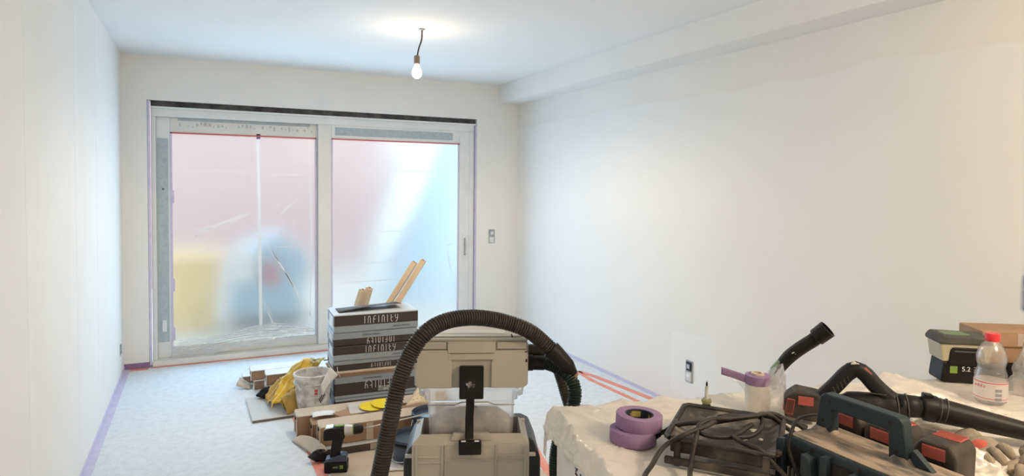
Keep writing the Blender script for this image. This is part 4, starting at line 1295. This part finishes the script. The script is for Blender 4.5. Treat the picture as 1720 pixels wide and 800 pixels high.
# ------------------------------------------------------------------ small upright tool, film roll
t = thing('hand_tool', 'small upright tool with grey shaft, olive collar and black tip', 'tool', (1.408, 1.503, 0.866), 0)
MB().lathe([(0, 0), (0.014, 0), (0.0145, 0.012), (0.011, 0.022), (0, 0.022)], n=20).build('handle', 'black', t, 'auto')
MB().lathe([(0.0, 0.022), (0.0125, 0.022), (0.0155, 0.028), (0.0155, 0.033), (0.011, 0.037), (0, 0.037)], n=20).build('collar', 'olive', t, 'auto')
MB().lathe([(0.0, 0.037), (0.007, 0.037), (0.006, 0.042), (0.0055, 0.075), (0, 0.076)], n=14).build('shaft', 'grey_board', t, 'auto')
MB().lathe([(0.0, 0.076), (0.0028, 0.076), (0.0032, 0.083), (0.001, 0.091), (0, 0.092)], n=10).build('tip', 'black', t, 'auto')

t = thing('masking_film_roll', 'white roll of masking film edged with purple tape', 'film roll', (1.555, 1.44, 0.866), -0.75)
MB().lathe([(0.014, 0.0), (0.036, 0.0), (0.037, 0.003), (0.037, 0.083), (0.036, 0.085), (0.014, 0.085), (0.014, 0.0)], n=32).build('roll', 'sheet', t, 'auto')
MB().lathe([(0.020, 0.083), (0.0375, 0.083), (0.0375, 0.110), (0.036, 0.1115), (0.020, 0.1115), (0.020, 0.083)], n=32).build('tape_band', 'purple', t, 'auto')
MB().lathe([(0.012, 0.001), (0.020, 0.001), (0.020, 0.117), (0.012, 0.117), (0.012, 0.001)], n=24).build('tube_core', 'cardboard_pale', t, 'auto')
MB().grid(lambda u, v: Vector((-0.036 - 0.072 * u, -0.012 + 0.01 * math.sin(u * 2), 0.086 + 0.024 * v + 0.016 * u)), 10, 3).build('tape_tail', 'purple', t, True, solid=0.0012)
MB().grid(lambda u, v: Vector((-0.105 + 0.072 * v + 0.07 * u * (1 - v), -0.014 + 0.01 * u, 0.10 - 0.018 * v - 0.055 * u * v)), 8, 8).build('film_tail', 'bag', t, True)


def skirt(u, v):
    a = -1.4 + 2.7 * u
    r = 0.046 + 0.030 * (1 - abs(u - 0.5)) * (0.5 + v) + 0.010 * noise.noise(Vector((u * 9, v * 5, 1)))
    return Vector((0.01 + r * math.cos(a), r * math.sin(a), 0.002 + 0.135 * (1 - v) * (0.75 + 0.35 * math.sin(u * PI)) ** 1.0))


MB().grid(skirt, 30, 12).build('loose_film', 'bag', t, True)

# ------------------------------------------------------------------ bent suction tube
t = thing('suction_tube', 'black bent suction tube with green slider rising behind the film roll', 'tube', (0, 0, 0), 0)
pth = spline([(1.757, 1.567, 0.872), (1.766, 1.563, 0.905), (1.778, 1.556, 0.938), (1.800, 1.535, 0.982), (1.822, 1.506, 1.018), (1.842, 1.474, 1.050), (1.850, 1.461, 1.065)], 0.012)
n_ = len(pth)
MB().tube(pth, [0.0155 + 0.007 * min(1, i / (0.45 * n_)) for i in range(n_)], 24).build('pipe', 'black', t, True)
d0 = (Vector((1.862, 1.443, 1.086)) - Vector((1.846, 1.467, 1.058))).normalized()
p0 = Vector((1.845, 1.468, 1.058))
e = [p0, p0 + d0 * 0.006, p0 + d0 * 0.046]
sl = MB()
q = d0.to_track_quat('Z', 'Y').to_matrix().to_4x4()
sl.lathe([(0.0225, 0.0), (0.0285, 0.004), (0.030, 0.05), (0.0265, 0.051), (0.0245, 0.01), (0.0, 0.008)], n=28, mtx=Matrix.Translation(p0) @ q)
sl.build('end_sleeve', 'black', t, 'auto')
MB().tube([(1.752, 1.566, 0.917), (1.760, 1.562, 0.940), (1.777, 1.550, 0.966)], 0.010, 8).build('air_slider', 'green_dull', t, 'auto')
MB().tube([(1.788, 1.512, 1.002), (1.795, 1.508, 1.006), (1.797, 1.505, 1.000)], 0.0016, 6).build('arrow_mark', 'print_white', t, True)

# ------------------------------------------------------------------ paint tray on a stand
t = thing('paint_tray', 'dirty black plastic paint tray on a stand under tangled cable', 'paint tray', (1.046, 1.256, 0.866), -0.888)
TW, TLn, TD = 0.265, 0.245, 0.267     # along X (towards the charger), unused, along Y (away)
tr = MB()
# sloping basin
outer = [(0, 0), (0.262, 0), (0.262, TD), (0, TD)]
def basin(u, v):
    x, y = 0.262 * u, TD * v
    e = min(u, 1 - u, v, 1 - v)
    z = 0.064 - 0.030 * min(1, e / 0.14) * (0.45 + 0.55 * u)
    return Vector((x, y, z))
MB().grid(basin, 28, 28).build('basin', 'splatter', t, True, solid=0.003)
rim = [(0.0, 0.0, 0.064), (0.262, 0.0, 0.064), (0.262, TD, 0.064), (0.0, TD, 0.064)]
rp = []
for k in range(4):
    a, b = Vector(rim[k]), Vector(rim[(k + 1) % 4])
    dd = (b - a).normalized()
    rp += [a + dd * 0.012, b - dd * 0.012]
rp = rp + [rp[0]]
MB().tube(rp, 0.0075, 8, False).build('rim', 'tray', t, True)
MB().b2(0.01, 0.255, 0.004, 0.02, 0.028, 0.06, 0.003).build('front_wall', 'tray', t)
for (x, y) in ((0.03, -0.006), (0.235, -0.006), (0.03, TD), (0.235, TD)):
    MB().b2(x - 0.008, x + 0.008, y - 0.006, y + 0.006, 0.0, 0.062, 0.002).build('leg', 'tray', t)
MB().b2(0.0, 0.26, -0.018, -0.006, 0.004, 0.022, 0.003).build('stand_bar', 'tray', t)
for k in range(7):
    MB().b2(0.04 + 0.008, 0.23, 0.05 + 0.026 * k, 0.054 + 0.026 * k, 0.034 - 0.001 * k, 0.038, 0.001).build('roller_rib', 'splatter', t)
for k in range(16):
    x, y = random.uniform(0.02, 0.24), random.uniform(0.02, 0.24)
    r = random.uniform(0.004, 0.014)
    MB().lathe([(0, 0.003), (r * 0.6, 0.0025), (r, 0.0), (r, -0.004)], (x, y, 0.043 - 0.004 * (x / 0.26)), 9, wob=0.25).build('plaster_blob', 'blob', t, True)

# ------------------------------------------------------------------ cables over the tray
def cable(name, label, cat, pts, r, m='cable', plug=None):
    t = thing(name, label, cat, (0, 0, 0), 0)
    MB().tube(spline(pts, 0.012), r, 10).build('cord', m, t, True)
    return t


def on_table(p, dz=0.0):
    return p


cz = 0.010
t = cable('power_cable', 'dark rubber cable with a fat plug lying across the paint tray', 'cable',
          [(1.100, 1.360, 0.889), (1.118, 1.345, 0.902), (1.125, 1.312, 0.928), (1.150, 1.273, 0.944), (1.197, 1.247, 0.948), (1.278, 1.235, 0.950), (1.364, 1.224, 0.948), (1.440, 1.214, 0.925), (1.50, 1.20, 0.885)], 0.0062)
MB().tube([(1.060, 1.362, 0.886), (1.064, 1.362, 0.886), (1.0645, 1.362, 0.886), (1.085, 1.361, 0.888), (1.0855, 1.361, 0.888), (1.108, 1.355, 0.893)], [0.013, 0.0165, 0.0165, 0.0165, 0.014, 0.008], 18).build('plug', 'black', t, 'auto')
MB().tube([(1.071, 1.362, 0.8865), (1.078, 1.3615, 0.887)], 0.0172, 18).build('plug_ring', 'soft_grey', t, 'auto')
cable('power_cable', 'dark rubber cable hanging from the tray to the lower picture edge at left', 'cable',
      [(0.86, 1.05, 0.882), (0.912, 1.167, 0.882), (0.981, 1.225, 0.885), (1.030, 1.244, 0.912), (1.066, 1.216, 0.945), (1.134, 1.212, 0.958), (1.211, 1.230, 0.962), (1.288, 1.214, 0.960), (1.378, 1.218, 0.952), (1.46, 1.235, 0.91), (1.53, 1.24, 0.886)], 0.0062)
cable('power_cable', 'dark rubber cable dropping steeply in front of the tray', 'cable',
      [(0.985, 1.05, 0.884), (1.009, 1.122, 0.884), (1.062, 1.178, 0.905), (1.094, 1.199, 0.946), (1.129, 1.229, 0.956), (1.168, 1.227, 0.966), (1.209, 1.208, 0.968), (1.281, 1.198, 0.967), (1.346, 1.206, 0.958), (1.43, 1.195, 0.90), (1.49, 1.175, 0.884)], 0.0062)
cable('power_cable', 'dark cable loop lying inside the paint tray', 'cable',
      [(1.113, 1.225, 0.945), (1.133, 1.188, 0.941), (1.184, 1.170, 0.938), (1.226, 1.160, 0.936), (1.262, 1.162, 0.942), (1.300, 1.185, 0.948), (1.324, 1.215, 0.952), (1.30, 1.26, 0.948), (1.24, 1.28, 0.944)], 0.0058)
cable('power_cable', 'dark cable crossing the near corner of the paint tray towards the charger', 'cable',
      [(1.268, 1.190, 0.950), (1.215, 1.172, 0.946), (1.176, 1.158, 0.945), (1.172, 1.120, 0.942), (1.186, 1.085, 0.938), (1.205, 1.050, 0.905), (1.205, 1.0, 0.884)], 0.0058)

# ------------------------------------------------------------------ six-bay charger with batteries
CH = thing('battery_charger', 'dusty blue-grey multi-bay battery charger with carrying handle', 'charger', (1.237, 1.082, 0.868), -PI / 2)
body = MB().prism([(0.0, 0.0), (0.36, 0.0), (0.36, 0.088), (0.34, 0.104), (0.012, 0.104), (0.0, 0.094)], 0.012, 0.165, 0.005).build('housing', 'teal', CH)
MB().prism([(0.022, 0.1035), (0.33, 0.1035), (0.335, 0.106), (0.02, 0.106)], 0.02, 0.160, 0.001).build('dusty_top', 'teal_dusty', body)
for k, x in enumerate((0.0, 0.118, 0.236)):
    # bay: two rails around a dark slot
    MB().b2(x + 0.022, x + 0.072, 0.008, 0.02, 0.008, 0.084, 0.002).build('bay_slot', 'black', body)
    for j in range(4):
        MB().b2(x + 0.030 + 0.011 * j, x + 0.033 + 0.011 * j, 0.002, 0.012, 0.010, 0.034).build('contact', 'metal', body)
    MB().prism([(x + 0.0, 0.0), (x + 0.020, 0.0), (x + 0.020, 0.098), (x + 0.002, 0.094)], -0.006, 0.02, 0.003).build('bay_rail', 'teal', body)
    MB().prism([(x + 0.074, 0.0), (x + 0.112, 0.0), (x + 0.100, 0.080), (x + 0.078, 0.086)], -0.014, 0.02, 0.003).build('bay_rail', 'teal', body)
    MB().cyl((x + 0.088, 0.016, 0.092), (x + 0.088, 0.0112, 0.092), 0.0055, n=14).build('screw_hole', 'ink', body)
    MB().cyl((x + 0.060, 0.009, 0.040), (x + 0.060, 0.004, 0.040), 0.004, n=12).build('screw_hole', 'ink', body)
# carrying handle
hp = MB()
hy0, hy1 = 0.100, 0.132
hp.prism([(0.022, 0.100), (0.060, 0.100), (0.066, 0.118), (0.064, 0.165), (0.205, 0.165), (0.208, 0.10), (0.252, 0.10), (0.236, 0.192), (0.226, 0.200), (0.046, 0.200), (0.034, 0.190)], hy0, hy1, 0.004)
hnd = hp.build('carrying_handle', 'teal', CH)
for (x, z) in ((0.062, 0.184), (0.21, 0.182), (0.225, 0.125), (0.045, 0.135)):
    MB().cyl((x, hy0 + 0.001, z), (x, hy0 - 0.0003, z), 0.0048, n=12).build('screw_hole', 'ink', hnd)
for x in (0.041, 0.232):
    MB().lathe([(0.032, 0.0), (0.026, 0.006), (0.020, 0.014)], (x, (hy0 + hy1) / 2, 0.1045), 16).build('handle_foot', 'teal_dusty', hnd, True)
MB().prism([(0.245, 0.104), (0.30, 0.104), (0.255, 0.14)], hy0 + 0.008, hy1 - 0.008, 0.002).build('handle_web', 'teal', hnd)


def battery(label, x, y, z, tilt=0.0, rz=0.0):
    t = thing('battery_pack', label, 'battery', (1.237 + y, 1.082 - x, 0.868 + z), -PI / 2 + rz, 'batteries docked behind the charger handle')
    b = MB().prism([(-0.040, 0.0), (0.040, 0.0), (0.042, 0.115), (0.030, 0.134), (-0.030, 0.134), (-0.042, 0.115)], 0.0, 0.100, 0.007, 3).build('case', 'bat_black', t)
    MB().b2(-0.024, 0.022, -0.0018, 0.002, 0.100, 0.126, 0.001).build('red_button', 'bat_red', b)
    for k in range(5):
        MB().b2(-0.022, 0.020, -0.0028, 0.0, 0.103 + 0.0048 * k, 0.105 + 0.0048 * k).build('grip_rib', 'bat_red', b)
    MB().b2(-0.028, 0.028, 0.052, 0.094, 0.1325, 0.1355, 0.001).build('red_button', 'bat_red', b)
    for k in range(5):
        MB().b2(-0.026, 0.026, 0.056 + 0.008 * k, 0.059 + 0.008 * k, 0.135, 0.1368).build('grip_rib', 'bat_red', b)
    MB().b2(-0.0425, -0.039, 0.02, 0.08, 0.03, 0.09, 0.001).build('side_panel', 'black', b)
    return t


battery('red and black battery pack docked in the charger, farthest from the viewer', 0.050, 0.172, 0.012)
battery('red and black battery pack docked in the middle of the charger', 0.140, 0.172, 0.006)
battery('red and black battery pack docked at the near right end of the charger', 0.262, 0.170, 0.012, 0, 0.12)
t = thing('battery_pack', 'loose black battery pack behind the charger handle foot', 'battery', (1.545, 0.915, 0.868), -1.2)
b = MB().prism([(-0.040, 0.0), (0.040, 0.0), (0.042, 0.08), (0.030, 0.10), (-0.030, 0.10), (-0.042, 0.08)], 0.0, 0.075, 0.007, 3).build('case', 'bat_black', t)
MB().b2(-0.024, 0.022, -0.0018, 0.002, 0.06, 0.088, 0.001).build('red_button', 'bat_red', b)
cable('charger_cord', 'thin black cord looping over the left end of the charger', 'cord',
      [(1.44, 1.12, 0.958), (1.394, 1.099, 0.985), (1.297, 1.070, 1.002), (1.248, 1.048, 0.992), (1.222, 1.036, 0.955), (1.221, 1.02, 0.925), (1.222, 1.005, 0.90)], 0.0042, 'black')

# ------------------------------------------------------------------ leaf blower
B = thing('leaf_blower', 'black cordless leaf blower lying behind the charger, nozzle to the right', 'blower', (1.717, 1.219, 0.912), -0.83)
bp = MB().prism([(-0.195, -0.034), (-0.108, -0.040), (-0.096, 0.0), (-0.100, 0.040), (-0.165, 0.048), (-0.198, 0.020)], -0.04, 0.04, 0.007, 3).build('battery', 'bat_black', B)
MB().b2(-0.160, -0.118, -0.0415, -0.038, 0.008, 0.034, 0.001).build('red_button', 'bat_red', bp)
MB().box((-0.181, -0.0405, 0.0), (0.022, 0.003, 0.046), (0, 0.12, 0), 0.001).build('red_grip', 'bat_red', bp)
mb = MB().box((-0.190, -0.005, 0.0), (0.006, 0.060, 0.040), (0, 0.15, 0), 0.001).build('red_grip', 'bat_red', bp)
for k in range(4):
    MB().box((-0.188 + 0.005 * k, -0.0425, 0.001), (0.0022, 0.003, 0.040), (0, 0.12, 0)).build('grip_rib', 'bat_black', bp)
    MB().box((-0.1945, -0.024 + 0.014 * k, 0.0), (0.005, 0.004, 0.036), (0, 0.15, 0)).build('grip_rib', 'bat_red', bp)
MB().tube(spline([(-0.115, 0, 0.006), (-0.096, 0, 0.024), (-0.060, 0, 0.066), (-0.030, 0, 0.105), (-0.006, 0, 0.121), (0.018, 0, 0.108), (0.045, 0, 0.078), (0.080, 0, 0.048), (0.11, 0, 0.035)], 0.01), 0.022, 16, flat=1.05).build('grip', 'blower', B, True)
dots = MB()
for k in range(5):
    for j in range(4):
        dots.box((-0.066 + 0.009 * k + 0.002 * j, -0.021, 0.055 + 0.009 * k - 0.005 * j + 0.01), (0.003, 0.003, 0.003))
tag(dots.build('grip_dots', 'soft_grey', B), None, None, None, 'stuff')
MB().tube([(-0.024, -0.006, 0.132), (-0.012, -0.006, 0.139), (0.0, -0.008, 0.138)], [0.004, 0.0085, 0.004], 10, flat=0.6).build('plaster_smear', 'blob', B, True)
MB().box((0.022, -0.012, 0.121), (0.026, 0.012, 0.008), (0, 0.8, 0), 0.002).build('red_switch', 'bat_red', B)
MB().b2(0.02, 0.07, -0.022, -0.017, 0.060, 0.062).build('grip_line', 'soft_grey', B)
MB().cyl((-0.094, -0.021, 0.018), (-0.094, -0.016, 0.018), 0.006, n=14).build('screw', 'chuck', B, 'auto')
MB().tube(spline([(-0.05, 0.0, 0.004), (-0.02, 0, 0.012), (0.02, 0, 0.016), (0.06, 0, 0.02), (0.10, 0, 0.026), (0.125, 0, 0.03)], 0.01), [0.014, *[0.034] * 2, *[0.040] * 4, *[0.039] * 4, *[0.036] * 4, *[0.033] * 20][:len(spline([(-0.05, 0.0, 0.004), (-0.02, 0, 0.012), (0.02, 0, 0.016), (0.06, 0, 0.02), (0.10, 0, 0.026), (0.125, 0, 0.03)], 0.01))], 22).build('fan_housing', 'blower', B, True)
for x in (0.098, 0.122):
    MB().tube([(x, 0, 0.029), (x + 0.003, 0, 0.0293)], 0.0355, 24).build('seam_ring', 'soft_grey', B, 'auto')
MB().tube([(0.10, 0, 0.029), (0.165, 0, 0.032)], [0.033, 0.029], 24).build('barrel', 'blower', B, True)
MB().tube([(0.160, 0, 0.032), (0.164, 0, 0.032), (0.192, 0, 0.030), (0.196, 0, 0.029)], [0.031, 0.036, 0.037, 0.034], 24).build('collar', 'black', B, 'auto')
MB().box((0.172, -0.006, 0.068), (0.026, 0.022, 0.012), (0, 0.15, 0.2), 0.003).build('collar_tab', 'black', B)
MB().tube([(0.195, 0, 0.029), (0.21, 0, 0.027), (0.395, 0, 0.0), (0.52, 0, -0.016)], [0.0345, 0.034, 0.0245, 0.020], 28, False).build('nozzle', 'nozzle', B, True)
for x in (0.200, 0.214):
    MB().tube([(x, 0, 0.0285), (x + 0.002, 0, 0.0282)], 0.0352, 24).build('nozzle_ring', 'soft_grey', B, 'auto')
MB().prism([(0.05, -0.036), (0.12, -0.036), (0.11, 0.0), (0.06, 0.0)], -0.02, 0.02, 0.004).build('foot', 'blower', B)
MB().b2(0.10, 0.12, -0.012, 0.012, -0.03, 0.0, 0.003).build('foot_stop', 'black', B)

# ------------------------------------------------------------------ battery lamp unit, bottle, boxes at the far right
t = thing('tool_battery', 'black and ivory tool battery unit with a green square mark', 'battery', (2.49, 1.375, 0.866), -0.62)
bs = MB().prism([(-0.078, 0.0), (0.078, 0.0), (0.080, 0.012), (0.072, 0.075), (-0.072, 0.075), (-0.080, 0.012)], -0.05, 0.05, 0.006).build('battery_block', 'black', t)
MB().b2(-0.052, -0.028, -0.0515, -0.048, 0.034, 0.060).build('green_square', 'green', bs)
text_mesh('capacity_print', '5.2', 0.024, 'print_white', bs, (0.0, -0.0512, 0.050), (PI / 2, 0, 0))
for k in range(3):
    MB().b2(0.025, 0.05 - 0.006 * k, -0.0512, -0.0495, 0.056 - 0.008 * k, 0.059 - 0.008 * k).build('small_print', 'ink_grey', bs)
iv = MB().prism([(-0.078, 0.075), (0.078, 0.075), (0.088, 0.140), (-0.088, 0.140)], -0.052, 0.052, 0.006).build('ivory_body', 'ivory', t)
MB().prism([(-0.060, 0.066), (0.060, 0.066), (0.050, 0.128), (-0.046, 0.128), (-0.054, 0.118)], -0.060, -0.050, 0.003).build('latch', 'black', iv)
MB().b2(-0.044, 0.044, -0.0625, -0.058, 0.112, 0.118, 0.001).build('latch_lip', 'soft_grey', iv)
MB().prism([(-0.092, 0.138), (0.092, 0.138), (0.094, 0.150), (0.085, 0.166), (-0.080, 0.170), (-0.094, 0.152)], -0.058, 0.058, 0.007, 3).build('padded_top', 'soft_grey', t)
MB().b2(-0.065, 0.02, -0.03, 0.03, 0.1655, 0.1705, 0.002).build('top_label', 'green_dull', t)

t = thing('water_bottle', 'clear plastic bottle with red cap standing on the sheet', 'bottle', (2.317, 1.18, 0.866), 0)
MB().lathe([(0.0, 0.004), (0.036, 0.0), (0.044, 0.008), (0.0455, 0.02), (0.0455, 0.075), (0.044, 0.095), (0.038, 0.112), (0.0375, 0.12), (0.041, 0.135), (0.0425, 0.15), (0.038, 0.172), (0.027, 0.192), (0.017, 0.202), (0.0145, 0.208), (0.0145, 0.225)], n=36).build('bottle', 'pet', t, True)
MB().lathe([(0.046, 0.014), (0.0463, 0.016), (0.0463, 0.073), (0.046, 0.075)], n=36).build('label_wrap', 'label_clear', t, True)
MB().lathe([(0.0465, 0.070), (0.0467, 0.0705), (0.0467, 0.0725), (0.0465, 0.073)], n=36).build('red_line', 'ink_red', t, True)
MB().lathe([(0.0465, 0.020), (0.0467, 0.0205), (0.0467, 0.0215), (0.0465, 0.022)], n=36).build('red_line', 'ink_red', t, True)
MB().lathe([(0.0, 0.226), (0.0205, 0.226), (0.021, 0.224), (0.021, 0.208), (0.0205, 0.206), (0.014, 0.206)], n=30).build('cap', 'cap_red', t, 'auto')
MB().lathe([(0.0145, 0.201), (0.0195, 0.201), (0.0195, 0.2045), (0.0145, 0.2045)], n=30).build('cap_ring', 'cap_red', t, 'auto')
for k, ch in enumerate('edda'):
    a = -3.62 + 0.20 * k
    text_mesh('label_print', ch, 0.015, 'ink_red', t, (0.0475 * math.cos(a), 0.0475 * math.sin(a), 0.060), (PI / 2, 0, a + PI / 2))
for k in range(3):
    a0 = -2.35
    mb = MB()
    for j in range(4):
        a = a0 + 0.10 * j
        mb.box((0.0475 * math.cos(a), 0.0475 * math.sin(a), 0.022 + 0.014 * k), (0.001, 0.0048, 0.009), (0, 0, a))
    mb.build('barcode', 'ink_grey', t)
MB().box((0.0, -0.02, 0.098), (0.032, 0.003, 0.002), (0, 0.2, 0.3)).build('emboss_mark', 'ink_grey', t)

t = thing('dark_case', 'low dark case under the small brown carton', 'case', (2.70, 1.355, 0.866), -0.52)
MB().b2(-0.10, 0.16, -0.07, 0.07, 0.0, 0.058, 0.005).build('case', 'black', t)
t = thing('small_carton', 'small brown lidded carton behind the red-capped bottle', 'carton', (2.70, 1.355, 0.925), -0.56)
MB().b2(-0.075, 0.15, -0.065, 0.065, 0.0, 0.075, 0.003).build('tray', 'cardboard', t)
MB().b2(-0.10, 0.16, -0.075, 0.075, 0.060, 0.118, 0.004).build('lid', 'cardboard', t)
MB().b2(0.02, 0.05, -0.0765, -0.074, 0.066, 0.112).build('packing_tape', 'label_clear', t)


# clear bag heaped at the far right
def heap(cx, cy, z0, rx, ry, hz, seed):
    def fn(u, v):
        a = u * 2 * PI
        b = v * PI / 2
        r = 1 + 0.34 * noise.noise(Vector((math.cos(a) * 2.2 + seed, math.sin(a) * 2.2, b * 2.4))) + 0.10 * noise.noise(Vector((a * 5, b * 6, seed)))
        return Vector((cx + rx * r * math.cos(a) * math.cos(b) ** 0.8, cy + ry * r * math.sin(a) * math.cos(b) ** 0.8, z0 + hz * r * math.sin(b)))
    return fn


t = thing('clear_plastic_bag', 'crumpled clear plastic bag heaped at the right edge of the table', 'bag', (2.56, 1.13, 0.866), 0)
MB().grid(heap(0.03, 0.0, 0.0, 0.12, 0.11, 0.185, 2), 60, 26).build('bag', 'bag', t, True, weld=True)
MB().grid(heap(-0.02, -0.06, 0.0, 0.10, 0.07, 0.075, 6), 50, 20).build('bag_fold', 'sheet', t, True, weld=True)
t = thing('sheet_heap', 'bunched heap of cream sheeting between charger and gloves', 'sheeting', (1.69, 0.90, 0.866), 0.3)
MB().grid(heap(0, 0, 0.0, 0.10, 0.075, 0.045, 9), 60, 24).build('fold', 'sheet', t, True, weld=True)
t = thing('sheet_heap', 'bunched heap of cream sheeting under the blower nozzle', 'sheeting', (2.02, 1.12, 0.866), -0.2)
MB().grid(heap(0, 0, 0.0, 0.17, 0.07, 0.04, 12), 60, 24).build('fold', 'sheet', t, True, weld=True)


# ------------------------------------------------------------------ work gloves
def glove(label, loc, rz, tilt):
    t = thing('work_glove', label, 'glove', loc, rz, 'work gloves at the lower right')

    def palm(u, v):
        a, b = u * 2 * PI, v * PI
        return Vector((0.060 * math.cos(b) + 0.0, 0.045 * math.cos(a) * math.sin(b) ** 0.7, 0.020 + 0.018 * math.sin(a) * math.sin(b) ** 0.7))
    obs = [MB().grid(palm, 24, 14).build('palm', 'glove', t, True, weld=True)]
    for k in range(4):
        y = -0.033 + 0.022 * k
        L = (0.055, 0.068, 0.066, 0.050)[k]
        sp = spline([(0.035, y, 0.022), (0.035 + L * 0.5, y * 1.1, 0.036), (0.035 + L * 0.9, y * 1.15, 0.032), (0.035 + L, y * 1.15, 0.016)], 0.006)
        n = len(sp)
        obs.append(MB().tube(sp, [0.0118 if i < n - 2 else (0.010 if i == n - 2 else 0.006) for i in range(n)], 12).build('finger', 'glove', t, True))
    sp = spline([(-0.015, -0.035, 0.020), (0.015, -0.060, 0.026), (0.045, -0.066, 0.022)], 0.006)
    n = len(sp)
    obs.append(MB().tube(sp, [0.0125 if i < n - 2 else (0.0105 if i == n - 2 else 0.006) for i in range(n)], 12).build('thumb', 'glove', t, True))
    sp = spline([(-0.05, 0, 0.020), (-0.075, 0, 0.019), (-0.105, 0, 0.018)], 0.01)
    obs.append(MB().tube(sp, [0.030, *[0.031] * 50][:len(sp)], 18, flat=0.5).build('cuff', 'glove', t, True))
    obs.append(MB().grid(lambda u, v: Vector((-0.04 + 0.09 * u, -0.034 + 0.068 * v, 0.0375 + 0.0035 * math.sin(u * PI) * math.sin(v * PI) - 0.012 * (2 * v - 1) ** 2 - 0.010 * (2 * u - 1) ** 2)), 12, 8).build('palm_coating', 'glove_red', t, True))
    for o in obs:
        if o:
            o.rotation_euler = (tilt, 0, 0)
    return t


glove('grey work glove with red palm poking out of the sheet, the left one', (1.800, 0.925, 0.876), -2.3, 0.45)
glove('grey work glove with red palm at the lower right picture corner', (1.835, 0.815, 0.876), -2.6, 0.45)
